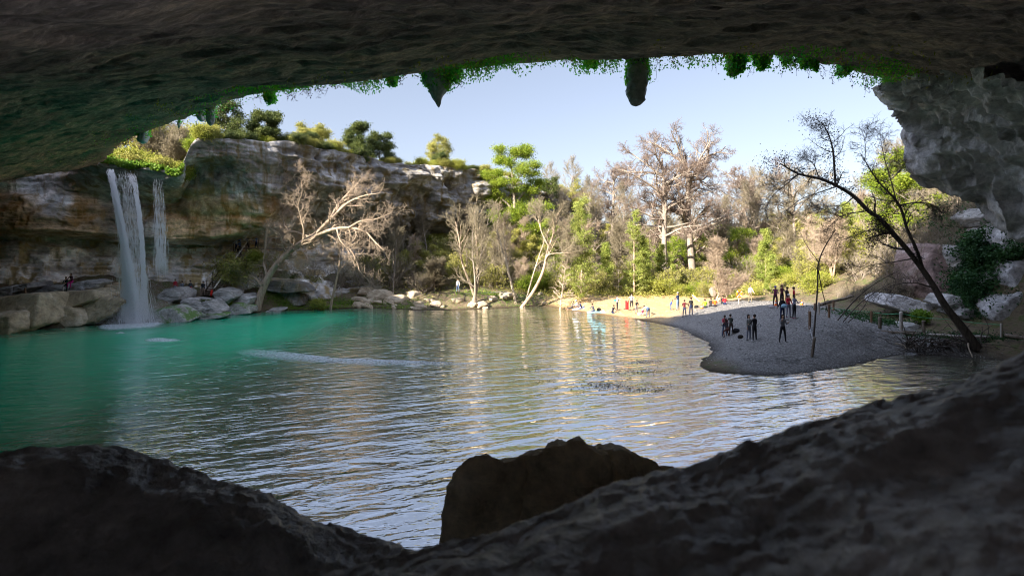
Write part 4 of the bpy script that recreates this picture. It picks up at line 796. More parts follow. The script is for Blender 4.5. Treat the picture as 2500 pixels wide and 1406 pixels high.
make_tree('bare_tree', at(640, 740, 59.5), [pxlimb([(640, 742, 59.5, .20), (645, 690, 59.4, .18), (647, 620, 59.3, .16), (651, 550, 59.2, .13), (653, 470, 59, .10), (656, 400, 58.9, .06), (655, 345, 58.8, .02)], 26)],
 [pxlimb([(652, 510, 59.1, .07), (625, 495, 58.6, .05), (600, 492, 58.3, .04), (577, 485, 58, .02)]), pxlimb([(652, 485, 59.1, .07), (676, 470, 58.4, .05), (700, 448, 58, .035), (735, 412, 57.6, .02)]),
 pxlimb([(655, 425, 59, .06), (672, 400, 59.4, .04), (688, 370, 59.6, .02)]), pxlimb([(654, 440, 59, .06), (632, 415, 59.5, .04), (622, 390, 59.8, .02)]), pxlimb([(650, 545, 59.2, .06), (625, 550, 58.5, .045), (605, 562, 58.2, .02)]),
 pxlimb([(651, 530, 59.2, .06), (680, 520, 59.8, .045), (712, 495, 60.2, .02)]), pxlimb([(648, 600, 59.3, .06), (665, 640, 59, .03), (690, 655, 58.8, .02)])],
 [dict(n_per=11, K=7, L=(1.0, 2.4), up=.10, ang=(30, 60), rr=.55, tmin=.2), dict(n_per=6, K=5, L=(.5, 1.2), ang=(30, 65), rr=.6, tmin=.15, rmin=.012), dict(n_per=5, K=4, L=(.25, .6), ang=(30, 75), rr=.7, tmin=.1, rmin=.010)],
 (M['bark_pale'], M['twig_pale']), 'tall thin bare tree standing straight behind the leaning one', seed=5)
make_tree('bare_tree', at(806, 758, 60), [pxlimb([(806, 760, 60, .17), (812, 725, 60, .14), (822, 680, 60, .11), (829, 640, 60, .08), (826, 600, 60, .04)], 12)], [],
 [dict(n_per=8, K=6, L=(.8, 2.0), up=.05, tmin=.55), dict(n_per=5, K=4, L=(.4, 1.0), rmin=.012)], (M['bark_pale'], M['twig_pale']), 'short slim bare trunk rising from the grassy bank below the leaning tree', seed=6)
def generic(name, px, py, Y, H, label, kind, seed, spread=.35, group=None, cat='tree', lean=0.0, r=None, prot=False, mats=None, dens=1.0):
    """a tree of one of a few habits, grown from its base"""
    rng = np.random.default_rng(seed); base = at(px, py, Y) if py is not None else A((px - 1250) / F * Y, Y, g1((px - 1250) / F * Y, Y))
    if prot: base = A(0, 0, 0)
    r = r or H * .016; leaf = None; limbs = []
    if kind == 'bare':
        ns = rng.integers(1, 4); trunk = []
        for s in range(ns):
            d = A(rng.normal(lean, .16), rng.normal(0, .1), 1); pts = [base + A(rng.normal(0, .12), 0, -.4)]; 
            for j in range(6): d = d + rng.normal(0, .07, 3) * A(1, .6, 0); pts.append(pts[-1] + d * H * (.14 if s == 0 else .12))
            trunk.append(limb([(*p, r * (1 - .14 * j)) for j, p in enumerate(pts)], 18))
        lv = [dict(n_per=int(18 / ns ** .5), K=8, L=(H * .22, H * .42), ang=(18, 50), up=.07, rr=.5, tmin=.25, wob=.12), dict(n_per=11, K=6, L=(H * .07, H * .19), ang=(20, 55), up=.05, rr=.55, tmin=.15, rmin=.015), dict(n_per=8, K=4, L=(.4, 1.2), ang=(20, 60), rr=.6, tmin=.1, rmin=.013, wob=.2)]
        mt = mats or (M['bark_grey'], M['twig_grey'])
    elif kind == 'crooked':    # flat-topped old cypress with rusty twigs
        pts = [base + A(0, 0, -.5)]; d = A(lean, 0, 1)
        for j in range(6): d = d + rng.normal(0, .04, 3) * A(1, 1, 0); pts.append(pts[-1] + d * H * .155)
        trunk = [limb([(*p, r * (1 - .12 * j)) for j, p in enumerate(pts)], 18)]
        for j in range(17):
            t = .50 + .029 * j; q = trunk[0][0][0][int(t * 17)]; a = rng.uniform(0, 2 * pi); L = H * spread * rng.uniform(.7, 1.15) * (1.15 - .5 * (t - .45)); cc = [q]; dd = A(cos(a), sin(a) * .8, .25 + .9 * (t - .4)); dd /= np.linalg.norm(dd)
            for s in range(6): dd = dd + rng.normal(0, .26, 3) * A(1, 1, .7) + A(0, 0, .03); dd /= np.linalg.norm(dd); cc.append(cc[-1] + dd * L / 6)
            limbs.append(limb([(*p, r * .36 * (1 - .13 * s)) for s, p in enumerate(cc)], 14))
        lv = [dict(n_per=10, K=8, L=(H * .08, H * .20), ang=(30, 70), up=.03, rr=.55, tmin=.2, wob=.28), dict(n_per=8, K=5, L=(H * .03, H * .08), ang=(30, 70), rr=.6, tmin=.15, rmin=.017, wob=.3), dict(n_per=7, K=4, L=(.3, .95), ang=(30, 80), rr=.6, tmin=.1, rmin=.013, wob=.3)]
        mt = mats or (M['bark_grey'], M['twig_rust'])
    elif kind in ('juniper', 'oak', 'olive'):
        pts = [base + A(0, 0, -.4)]; d = A(lean, 0, 1)
        for j in range(6): d = d + rng.normal(0, .10, 3) * A(1, 1, 0); pts.append(pts[-1] + d * H * .14)
        trunk = [limb([(*p, r * (1 - .13 * j)) for j, p in enumerate(pts)], 16)]
        for j in range(12):
            t = .22 + .062 * j; q = trunk[0][0][0][int(t * 15)]; a = j * 2.4 + rng.normal(0, .4); L = H * spread * rng.uniform(.7, 1.2) * (1.1 - .6 * max(0, t - .55) * 2); dd = A(cos(a), sin(a), .45 + rng.normal(0, .15)); dd /= np.linalg.norm(dd); cc = [q]
            for s in range(5): dd = dd + rng.normal(0, .16, 3) + A(0, 0, .05); dd /= np.linalg.norm(dd); cc.append(cc[-1] + dd * L / 5)
            limbs.append(limb([(*p, r * .35 * (1 - .15 * s)) for s, p in enumerate(cc)], 10))
        lv = [dict(n_per=6, K=6, L=(H * .10, H * .2), ang=(30, 65), up=.04, rr=.5, tmin=.35), dict(n_per=4, K=4, L=(H * .04, H * .09), ang=(30, 70), rr=.6, tmin=.3, rmin=.012)]
        leaf = dict(mat=M[{'juniper': 'juniper', 'oak': 'oak', 'olive': 'olive'}[kind]], size=.14 if kind != 'oak' else .14, n=int(16000 * dens * (H / 7) ** 1.0), spread=.17 + H * .016, on=3, fl=.6); mt = mats or (M['bark_grey'], M['twig_grey'])
    elif kind == 'feather':    # conical young cypress in pale new leaf
        trunk = [limb([(*(base + A(lean * H * t, 0, H * t - .3)), r * (1 - .93 * t)) for t in np.linspace(0, 1, 6)], 20)]
        P0, R0 = trunk[0]; limbs = []
        lv = [dict(n_per=int(74 * dens), K=7, L=(H * spread * .7, H * spread), ang=(58, 82), up=.03, rr=.28, tmin=.12, tipfall=.86, wob=.06, rmin=.014), dict(n_per=9, K=4, L=(H * .04, H * .10), ang=(30, 60), rr=.6, tmin=.15, rmin=.010, flat=.5)]
        leaf = dict(mat=M['feather'], size=.11, n=int(22000 * dens), spread=.16, on=4, fl=.6); mt = mats or (M['bark_pale'], M['twig_grey'])
    elif kind == 'snag':       # small dead conifer, whorled bare boughs
        trunk = [limb([(*(base + A(lean * H * t, 0, H * t - .3)), r * (1 - .9 * t)) for t in np.linspace(0, 1, 6)], 20)]
        lv = [dict(n_per=44, K=7, L=(H * spread * .7, H * spread), ang=(55, 80), up=.02, rr=.4, tmin=.08, tipfall=.75, wob=.07, rmin=.02), dict(n_per=7, K=4, L=(H * .05, H * .14), ang=(25, 50), rr=.6, tmin=.15, rmin=.014)]
        mt = mats or (M['bark_white'], M['twig_pale'])
    elif kind == 'bush':
        trunk = []
        for s in range(7):
            d = A(rng.normal(0, .5), rng.normal(0, .5), 1); p = base + A(0, 0, -.15); trunk.append(limb([(*(p + d * H * .45 * t + A(*(rng.normal(0, .03, 3) * H))), r * (1 - .6 * t)) for t in (0, .35, .7, 1)], 7))
        lv = [dict(n_per=7, K=5, L=(H * .25, H * .5), ang=(20, 55), up=.08, rr=.5, tmin=.1), dict(n_per=6, K=4, L=(H * .08, H * .22), ang=(25, 60), rr=.6, rmin=.010)]
        leaf = dict(mat=mats[2] if mats and len(mats) > 2 else M['spring'], size=.10, n=int(8500 * dens), spread=.13 + H * .045, on=3, fl=.8); mt = mats or (M['bark_grey'], M['twig_grey'])
    elif kind == 'thicket':    # tangle of thin grey stems
        trunk = []
        for s in range(12):
            d = A(rng.normal(0, .42), rng.normal(0, .4), 1); p = base + A(rng.normal(0, H * .08), rng.normal(0, H * .08), -.2)
            trunk.append(limb([(*(p + d * H * .6 * t + A(*(rng.normal(0, .035, 3) * H))), r * .5 * (1 - .6 * t)) for t in (0, .3, .6, 1)], 9))
        lv = [dict(n_per=8, K=6, L=(H * .2, H * .42), ang=(20, 60), up=.03, rr=.6, tmin=.1, wob=.18), dict(n_per=6, K=4, L=(H * .06, H * .2), ang=(25, 70), rr=.65, rmin=.011, wob=.25)]
        mt = mats or (M['bark_grey'], M['twig_grey'])
        if dens != 1.0: leaf = dict(mat=M['olive'], size=.12, n=int(3500 * dens), spread=.2, on=3)
    return make_tree(name, base, trunk, limbs, lv, mt, label, cat, group, seed, leaf)
# trees on the cliff top
CTG = 'trees on the cliff top'
def ct(px, back=2.0, dz=0):
    q = clifftop(px, back); return q, CAMZ
def cliff_tree(name, px, back, H, label, kind, seed, **k):
    q = clifftop(px - back * .3, back); Y = q[1]; return generic(name, 1250 + q[0] / Y * F, HOR - (q[2] - .3 - CAMZ) / Y * F, Y, H, label, kind, seed, group=CTG, **k)
cliff_tree('juniper_tree', 640, 3, 5.2, 'broad dark juniper, the tallest against the sky on the left cliff top', 'juniper', 21, spread=.42, dens=1.7)
cliff_tree('juniper_tree', 556, 4, 6.3, 'thin dark juniper just left of the broad one, beside the cave rim', 'juniper', 22, spread=.22, dens=.7)
cliff_tree('live_oak_tree', 775, 5, 4.8, 'wide greyish olive oak between the junipers on the cliff top', 'olive', 23, spread=.55, dens=1.3)
cliff_tree('juniper_bush', 762, 2, 2.8, 'small green juniper in front of the wide olive oak', 'juniper', 24, spread=.35, dens=.9, cat='shrub')
cliff_tree('juniper_tree', 882, 3, 6.2, 'tall narrow juniper, left one of the close pair', 'juniper', 25, spread=.24, dens=1.5)
cliff_tree('juniper_tree', 950, 4, 6.0, 'rounder juniper, right one of the close pair', 'juniper', 26, spread=.36, dens=1.3)
cliff_tree('juniper_bush', 872, 1.5, 3.0, 'low dense juniper under the close pair', 'juniper', 27, spread=.4, dens=1.0, cat='shrub')
cliff_tree('live_oak_tree', 1100, 4, 6.3, 'open flat-topped oak standing alone on the middle of the cliff', 'olive', 28, spread=.42, dens=.8)
cliff_tree('juniper_bush', 1085, 1.5, 3.0, 'green bush under the lone flat-topped oak', 'juniper', 29, spread=.45, dens=1.0, cat='shrub')
rng = np.random.default_rng(31)
bushP = [generic('cliff_bush', 0, 0, 0, 2.2, 'yellow-green scrub along the cliff edge', 'bush', 40 + k, prot=True, group='scrub along the cliff edge', cat='shrub', mats=(M['bark_grey'], M['twig_grey'], M[c]), dens=.8) for k, c in enumerate(['spring', 'juniper', 'olive', 'oak'])]
_cl = ['yellow-green scrub along the cliff edge', 'dark green scrub along the cliff edge', 'grey-green scrub along the cliff edge', 'fresh green scrub along the cliff edge']
used = set()
def put(protos, k, loc, rz, s, label=None, sz=None):
    o = protos[k]; sc = (s, s, s * (sz or 1))
    if id(o) in used: return copy_thing(o, loc, rz, sc, label)
    used.add(id(o)); o.location = loc; o.rotation_euler = (0, 0, rz); o.scale = sc
    if label: o['label'] = label
    return o
for j in range(110):
    px = rng.uniform(455, 1290); b = rng.uniform(.4, 5); q = clifftop(px, b); k = int(rng.choice([0, 1, 2, 2, 0, 3]) if px < 700 else rng.choice([1, 2, 2, 2, 0]))
    put(bushP, k, tuple(q - A(0, 0, .3)), rng.uniform(0, 6), rng.uniform(.45, 1.05), _cl[k])
# growth behind the lip of the falls
for j in range(26):
    px = rng.uniform(225, 455); q = clifftop(px, rng.uniform(1.2, 9)); k = int(rng.choice([0, 0, 3, 2])); o = put(bushP, k, tuple(q + A(0, 0, rng.uniform(-.3, 0))), rng.uniform(0, 6), rng.uniform(.5, 1.4), 'sunlit bush behind the lip of the falls'); o['group'] = 'bushes behind the lip of the falls'
for j, (px, b, H) in enumerate([(262, 7, 7), (310, 9, 8), (352, 6, 7), (395, 10, 8), (430, 6, 6.5), (340, 14, 9), (405, 3.5, 5)]):
    q = clifftop(px, b); Y = q[1]; generic('creek_tree', 1250 + q[0] / Y * F, HOR - (q[2] - .3 - CAMZ) / Y * F, Y, H, 'tree in yellow-green leaf on the creek above the falls' if j % 2 else 'tangled bare tree on the creek above the falls', 'olive' if j % 2 else 'bare', 300 + j, group='trees on the creek above the falls', spread=.4, dens=.9)
LIP = [];
for j in range(16000):
    px = rng.uniform(236, 446); i = int(np.argmin(abs(TOPPX - px))); q = TOP[i] + A(-.45, .89, 0) * abs(rng.normal(0, .7)); LIP.append(q + A(rng.normal(0, .1), rng.normal(0, .1) - .1, abs(rng.normal(.12, .22)) - .05))
LIP = np.array(LIP); LIP = LIP[fbm(LIP * .7, 3, 5) > -.12]
tag(leaf_mesh('creek_plants', LIP, .2, rng, M['herb'], None), 'bright yellow-green creek plants carpeting the lip of the falls', 'plants', kind='stuff')

# trees and brush of the far bank
make_tree('oak_tree', at(1262, 640, 82), [pxlimb([(1266, 660, 82, .42), (1262, 600, 82, .36), (1258, 540, 82, .3), (1255, 480, 82, .22), (1250, 420, 82, .12), (1248, 375, 82, .05)], 20)],
 [pxlimb([(1261, 580, 82, .2), (1240, 545, 81, .15), (1210, 525, 80, .08)]), pxlimb([(1260, 560, 82, .2), (1290, 520, 81, .14), (1325, 500, 80, .07)]), pxlimb([(1258, 520, 82, .2), (1230, 490, 82, .14), (1196, 470, 82, .06)]), pxlimb([(1256, 500, 82, .2), (1280, 470, 83, .14), (1315, 445, 83, .06)]),
 pxlimb([(1255, 470, 82, .16), (1225, 440, 81, .1), (1195, 425, 81, .05)]), pxlimb([(1254, 450, 82, .15), (1280, 420, 81, .1), (1305, 412, 81, .05)]), pxlimb([(1252, 420, 82, .12), (1235, 390, 82, .08), (1218, 378, 82, .04)]), pxlimb([(1250, 400, 82, .1), (1268, 380, 82, .07), (1285, 376, 82, .04)]), pxlimb([(1262, 600, 82, .16), (1290, 570, 80, .1), (1310, 560, 79, .05)])],
 [dict(n_per=7, K=6, L=(1.2, 2.6), ang=(30, 70), up=.03, tmin=.3), dict(n_per=5, K=4, L=(.5, 1.1), ang=(30, 70), rmin=.012)], (M['bark_grey'], M['twig_grey']), 'tall fresh-green oak growing in front of the right part of the cliff', seed=51, leaf=dict(mat=M['oak'], size=.16, n=52000, spread=.48, on=3, fl=.55))
FBK = 'bare trees on the far bank'
generic('bare_tree', 1158, 750, 61.5, 13.2, 'bare grey tree with forked trunks at the waterline of the far bank', 'bare', 61, group=FBK, r=.2)
make_tree('bare_tree', at(1172, 748, 62), [pxlimb([(1168, 752, 62, .16), (1150, 700, 62, .14), (1128, 640, 62, .12), (1122, 590, 62, .1), (1112, 540, 62, .05)], 18), pxlimb([(1150, 752, 62.3, .2), (1165, 700, 62.3, .18), (1166, 640, 62.3, .15), (1163, 590, 62.3, .12), (1160, 520, 62.3, .05)], 18)], [],
 [dict(n_per=11, K=8, L=(2.4, 5), ang=(18, 42), up=.08, tmin=.42, wob=.1), dict(n_per=9, K=5, L=(.8, 2.2), ang=(20, 50), up=.05, tmin=.15, rmin=.014), dict(n_per=6, K=4, L=(.4, 1.0), ang=(20, 60), rmin=.012)], (M['bark_pale'], M['twig_grey']), 'vase shaped bare tree left of the green oak, twin trunks crossing near the water', group=FBK, seed=62)
make_tree('bare_tree', at(1260, 750, 64), [pxlimb([(1262, 752, 64, .17), (1250, 700, 64, .15), (1232, 630, 64, .13), (1214, 560, 64, .1), (1222, 520, 64, .05)], 18)], [pxlimb([(1240, 655, 64, .08), (1232, 600, 64.6, .06), (1228, 540, 65, .03)])],
 [dict(n_per=11, K=8, L=(1.6, 3.6), ang=(20, 50), up=.06, tmin=.4, wob=.12), dict(n_per=8, K=5, L=(.7, 1.6), ang=(20, 55), tmin=.15, rmin=.014), dict(n_per=5, K=4, L=(.3, .8), rmin=.012)], (M['bark_white'], M['twig_pale']), 'slender pale trunk leaning left in front of the green oak', group=FBK, seed=63)
make_tree('bare_tree', at(1275, 752, 63), [pxlimb([(1272, 753, 63, .24), (1300, 715, 63, .21), (1325, 665, 63, .18), (1338, 610, 63, .15), (1352, 570, 63, .1), (1362, 520, 63, .05)], 20)], [pxlimb([(1330, 640, 63, .1), (1340, 622, 62.4, .08), (1368, 618, 62, .05), (1395, 617, 62, .03)]), pxlimb([(1338, 600, 63, .1), (1320, 560, 63.5, .07), (1312, 520, 64, .03)])],
 [dict(n_per=12, K=8, L=(2.0, 4.4), ang=(18, 45), up=.08, tmin=.5, wob=.1), dict(n_per=9, K=5, L=(.8, 2.0), ang=(20, 50), tmin=.15, rmin=.014), dict(n_per=6, K=4, L=(.4, 1.0), rmin=.012)], (M['bark_pale'], M['twig_grey']), 'bare tree with a thick pale trunk leaning right from the water', group=FBK, seed=64)
make_tree('bare_tree', at(1284, 750, 63.5), [pxlimb([(1280, 752, 63.6, .1), (1296, 690, 63.6, .09), (1318, 620, 63.6, .07), (1340, 560, 63.6, .04)], 16)], [], [dict(n_per=9, K=7, L=(1.2, 2.6), ang=(20, 45), up=.06, tmin=.5), dict(n_per=7, K=4, L=(.5, 1.2), rmin=.012)], (M['bark_white'], M['twig_pale']), 'thin white stem crossing behind the thick leaning trunk', group=FBK, seed=65)
generic('dead_sapling', 1367, 753, 60.5, 5.6, 'small dead whitish sapling at the left tip of the beach', 'snag', 66, spread=.42, r=.09, group=FBK, lean=.12)
generic('cypress_tree', 1420, 752, 64, 13.6, 'conical cypress in pale green new leaf behind the left end of the beach', 'feather', 67, spread=.27, r=.17)
generic('dead_branches', 1425, 752, 63.5, 4.6, 'dead lower boughs of the pale green cypress', 'snag', 68, spread=.5, r=.06, group=FBK)
generic('cypress_tree', 1548, 745, 68, 12.5, 'slim cypress with straight pink-grey trunk behind the middle of the beach', 'feather', 69, spread=.2, r=.18, dens=.45)
generic('old_cypress_tree', 1622, 738, 76, 23.5, 'left one of the two giant bare cypresses, a tall pale trunk', 'crooked', 71, spread=.33, r=.55)
generic('old_cypress_tree', 1694, 736, 80, 25.0, 'right one of the two giant bare cypresses, darker trunk and flat top', 'crooked', 72, spread=.36, r=.72)
generic('old_cypress_tree', 1500, 650, 104, 21, 'grey-green topped cypress behind, left of the two giants', 'crooked', 73, spread=.32, r=.4)
generic('old_cypress_tree', 1838, 690, 98, 22, 'rust-tinted bare cypress right of the two giants', 'crooked', 74, spread=.42, r=.4)
generic('old_cypress_tree', 1945, 690, 90, 19, 'bare cypress behind the upright vine branch', 'crooked', 75, spread=.45, r=.4, mats=(M['bark_grey'], M['twig_grey']))
generic('spring_tree', 1790, 735, 82, 13.5, 'yellow-green leafy tree right of the giant cypresses', 'oak', 76, spread=.42, r=.25, dens=1.1, lean=.1)
generic('spring_tree', 1665, 700, 92, 10, 'green leafy tree seen between the giant cypress trunks', 'oak', 77, spread=.4, dens=.7)
generic('live_oak_tree', 1400, 560, 112, 11, 'dark oak on the skyline left of the tall cypresses', 'olive', 78, spread=.45, r=.3)
generic('juniper_tree', 1340, 500, 96, 6, 'juniper on the end of the cliff right of the green oak', 'juniper', 79, spread=.4)
generic('fallen_tree', 1745, 742, 60, 4.4, 'pale dead trunk leaning right above the people in orange and red', 'bare', 80, lean=.55, r=.12, mats=(M['bark_white'], M['twig_pale']))
# brush: a handful of habits, then copies
BR = 'brush and young trees of the far bank'
protB = [generic('bare_tree', 0, 0, 0, 9, 'leafless grey tree among the far bank brush', 'bare', 401, prot=True, group=BR), generic('bare_tree', 0, 0, 0, 8, 'leafless pale tree among the far bank brush', 'bare', 402, prot=True, group=BR, mats=(M['bark_pale'], M['twig_pale'])),
 generic('brush_thicket', 0, 0, 0, 5, 'tangle of thin grey stems on the far bank', 'thicket', 403, prot=True, group=BR, r=.07, cat='shrub'), generic('brush_thicket', 0, 0, 0, 4.5, 'tangle of stems dotted with olive leaves on the far bank', 'thicket', 404, prot=True, group=BR, r=.06, dens=1.2, cat='shrub'),
 generic('young_cypress', 0, 0, 0, 7, 'feathery young cypress on the far bank', 'feather', 405, prot=True, group=BR, spread=.24, r=.08, dens=.5), generic('spring_bush', 0, 0, 0, 3.2, 'yellow-green bush on the far bank', 'bush', 406, prot=True, group=BR, cat='shrub', dens=.9),
 generic('green_bush', 0, 0, 0, 3.0, 'deep green bush on the far bank', 'bush', 407, prot=True, group=BR, cat='shrub', dens=.9, mats=(M['bark_grey'], M['twig_grey'], M['oak'])), generic('olive_tree', 0, 0, 0, 7, 'dull olive tree on the far slope', 'olive', 408, prot=True, group=BR, spread=.42, dens=.8),
 generic('bare_tree', 0, 0, 0, 15, 'tall bare grey-brown tree on the far slope', 'bare', 409, prot=True, group=BR, r=.2), generic('snag_tree', 0, 0, 0, 6, 'thin whitish snag on the far bank', 'snag', 410, prot=True, group=BR, spread=.3, r=.05)]
def brush(px, Y, k, s, sz=None, dz=-.2):
    x = (px - 1250) / F * Y; return put(protB, k, (x, Y, g1(x, Y) + dz), rng.uniform(0, 6.28), s, None, sz)
for px, Y, k, s in [(1062, 70, 6, 1.35), (1085, 72, 6, 1.0), (1290, 70, 6, 1.2), (1320, 72, 6, 1.3), (1240, 72, 2, 1.0), (1010, 68, 2, 1.1), (960, 68, 2, 1.25), (905, 67, 2, 1.15), (940, 72, 0, .95), (985, 73, 0, 1.0), (1040, 76, 0, .9), (1000, 80, 5, 1.0), (960, 66, 8, .62), (1030, 66, 2, .9),
    (1100, 76, 3, 1.1), (1190, 76, 3, 1.2), (1215, 72, 2, 1.2), (1345, 74, 2, 1.2), (1380, 74, 0, 1.1), (1380, 72, 5, .9), (1460, 74, 5, 1.0), (1480, 72, 4, 1.0), (1510, 70, 9, .8), (1590, 70, 9, .9), (1640, 72, 4, .8), (1575, 74, 4, 1.1), (1360, 70, 3, .8), (1455, 70, 3, .7)]: brush(px, Y, k, s)
for j in range(270):
    u = rng.random(); px = rng.uniform(1330, 2230) if j % 5 else rng.uniform(900, 1330); Y = rng.uniform(69, 84) if u < .40 else rng.uniform(84, 122)
    if px > 1980: Y = rng.uniform(58, 100)
    if Y < 84: k = int(rng.choice([2, 3, 4, 5, 9, 0, 1, 6], p=[.06, .26, .22, .26, .05, .04, .04, .07]))
    else: k = int(rng.choice([0, 1, 7, 8, 3, 5], p=[.18, .10, .18, .28, .12, .14]))
    if px < 1330 and k == 8: k = 3
    if px < 1330 and Y > 84: Y = rng.uniform(70, 82)
    if px > 1980 and k == 8 : k = int(rng.choice([8, 0, 5]))
    brush(px, Y, k, rng.uniform(.8, 1.25) * (.75 if px < 1330 else 1))
for px, Y, k, s in [(2110, 62, 5, 1.5), (2150, 58, 5, 1.7), (2060, 66, 5, 1.3), (2180, 62, 5, 1.6), (2130, 70, 5, 1.9), (2095, 74, 3, 1.4), (2200, 56, 6, 1.5), (2020, 66, 2, 1.1), (1990, 62, 3, .9), (1940, 66, 5, .8), (2215, 66, 8, .9), (1880, 64, 4, .6), (1840, 66, 5, .7), (1780, 66, 6, .7), (1700, 68, 6, 1.0), (1720, 66, 3, .7), (1660, 68, 5, .8)]: brush(px, Y, k, s)
generic('spring_tree', 2215, 620, 52, 11.5, 'bright yellow-green tree half hidden behind the hanging rock', 'oak', 91, spread=.3, dens=.9, r=.2, mats=(M['bark_dark'], M['twig_grey']))
for px, Y, s in [(2180, 45, .8), (2230, 43, .8), (2275, 43.5, 1.0), (2320, 46, 1.2), (2345, 43, .9), (2260, 57, 1.7), (2180, 56, 1.5), (2220, 62, 1.8), (2300, 62, 2.0), (2380, 58, 2.0), (2150, 60, 1.3), (2100, 58, 1.0), (2150, 50, 1.0), (2190, 48, 1.1), (2230, 52, 1.3), (2330, 50, 1.5), (2390, 50, 1.6), (2440, 50, 1.6), (2300, 54, 1.5), (2250, 44, .7), (2310, 42, .7), (2360, 42, .8), (2205, 44, .5), (2350, 56, 1.7), (2100, 52, .8), (2290, 46, 1.0), (2330, 44, 1.0), (2370, 44, 1.0), (2405, 43, .9), (2265, 50, 1.2), (2240, 47, .8), (2350, 48, 1.3), (2120, 46, .45), (2160, 44, .5), (2080, 47, .5), (2050, 49, .4), (2300, 42, .6), (2420, 46, 1.2)]: o = brush(px, Y, 2, s); o['label'] = 'grey leafless brush on the right bank below the hanging rock'; o['group'] = 'brush on the right bank'

for px, Y, k, s in [(2245, 58, 8, .9), (2290, 60, 8, 1.0), (2340, 56, 0, 1.3), (2390, 54, 0, 1.3), (2200, 66, 8, 1.0), (2150, 72, 8, 1.0), (2430, 50, 0, 1.2), (900, 70, 3, 1.1), (940, 69, 3, .9), (990, 70, 3, 1.2), (1030, 71, 5, 1.0), (1090, 70, 3, 1.0), (1140, 72, 3, 1.2), (870, 68, 2, 1.2), (1200, 70, 3, 1.1), (1225, 74, 5, 1.1), (820, 66, 2, 1.1), (760, 65, 2, .9), (1110, 80, 0, .9), (1060, 82, 0, 1.0), (960, 76, 0, .9)]: brush(px, Y, k, s)
for j, (px, py, Y, s) in enumerate([(500, 742, 52.5, .5), (548, 748, 55, .6), (590, 756, 57, .5), (432, 748, 51.2, .3), (700, 725, 61.5, .8), (665, 745, 60.5, .6), (740, 742, 62, .7), (640, 700, 62, .9), (705, 690, 64, 1.0), (760, 700, 65, 1.1)]):
    o = put(bushP, int([1, 3, 1, 1, 2, 3, 1, 2, 1, 2][j]), tuple(at(px, py, Y) - A(0, 0, .2)), j * 1.3, s, 'green bush on the shaded rocks between the falls and the leaning tree'); o['group'] = 'bushes on the shaded rocks'
# dark leaning tree with vines on the right bank
DT = [pxlimb([(2385, 850, 31.6, .42), (2350, 800, 31.7, .32), (2310, 750, 31.8, .27), (2280, 700, 31.9, .23), (2250, 655, 32, .21), (2215, 610, 32, .20), (2180, 570, 32, .19), (2150, 535, 32, .18), (2120, 515, 32, .165), (2085, 480, 32, .15), (2045, 455, 32, .13), (2000, 436, 32, .11), (1950, 425, 32, .09), (1905, 400, 32, .05)], 40)]
DL = [pxlimb([(2252, 655, 32, .13), (2238, 610, 31.6, .11), (2215, 560, 31.4, .10), (2200, 510, 31.2, .09), (2178, 478, 31, .08), (2150, 450, 31, .06), (2125, 415, 31, .045), (2108, 385, 31, .03)], 20), pxlimb([(2040, 455, 32, .09), (2037, 410, 32, .08), (2034, 370, 32, .065), (2025, 335, 32, .05), (2010, 305, 32, .035), (1985, 288, 32, .02)], 16),
 pxlimb([(2190, 498, 31.2, .05), (2175, 440, 31.4, .04), (2160, 390, 31.6, .03), (2150, 340, 31.7, .018)]), pxlimb([(2112, 395, 31, .03), (2112, 350, 31, .022), (2105, 320, 31, .014)]), pxlimb([(2200, 500, 31.2, .06), (2240, 495, 30.6, .05), (2275, 500, 30.2, .045), (2300, 520, 30, .04)]),
 pxlimb([(1950, 425, 32, .05), (1925, 440, 31.6, .035), (1890, 455, 31.4, .02)]), pxlimb([(2000, 436, 32, .05), (1985, 400, 32.4, .035), (1960, 385, 32.6, .02)]), pxlimb([(2120, 515, 32, .06), (2085, 520, 31.5, .045), (2050, 530, 31.2, .03), (2020, 560, 31, .02)]),
 pxlimb([(2180, 570, 32, .05), (2130, 560, 32.5, .04), (2090, 575, 32.8, .03), (2040, 590, 33, .02)]), pxlimb([(2150, 452, 31, .04), (2185, 430, 30.6, .03), (2210, 400, 30.4, .02), (2220, 385, 30.3, .012)]), pxlimb([(2085, 480, 32, .05), (2060, 500, 31.4, .035), (2020, 505, 31, .025), (1975, 520, 30.8, .015)])]
DT = [(P, R * .74) for P, R in DT]; DL = [(P, R * .8) for P, R in DL]
DL += [pxlimb([(2285, 705, 31.9, .05), (2230, 690, 31.4, .035), (2170, 700, 31, .02), (2130, 730, 30.8, .012)]), pxlimb([(2235, 630, 32, .05), (2180, 640, 32.5, .035), (2120, 650, 33, .02), (2070, 680, 33.2, .012)]), pxlimb([(1950, 425, 32, .045), (1920, 450, 32.3, .03), (1885, 480, 32.5, .02), (1865, 520, 32.6, .012)]), pxlimb([(2045, 455, 32, .05), (2000, 470, 31.5, .035), (1950, 490, 31.2, .022), (1905, 530, 31, .012)])]
dt = make_tree('leaning_tree', at(2385, 850, 31.6), DT, DL, [dict(n_per=12, K=8, L=(.9, 2.5), up=-.01, rr=.5, tmin=.35), dict(n_per=8, K=5, L=(.35, .9), ang=(30, 70), rr=.6, tmin=.1, rmin=.007, wob=.25), dict(n_per=5, K=4, L=(.15, .5), rr=.7, tmin=.1, rmin=.004, wob=.3)],
 (M['bark_dark'], M['twig_black']), 'dark leaning tree on the right bank arching left over the spit, its branches hung with dead vines', seed=95)
B_ = np.array(dt.location); r2 = np.random.default_rng(8); P = []
for i in range(26, 40): P.append(DT[0][0][0][i] + r2.normal(0, 1, (55, 3)) * A(.32, .3, .30) + A(0, 0, .25))
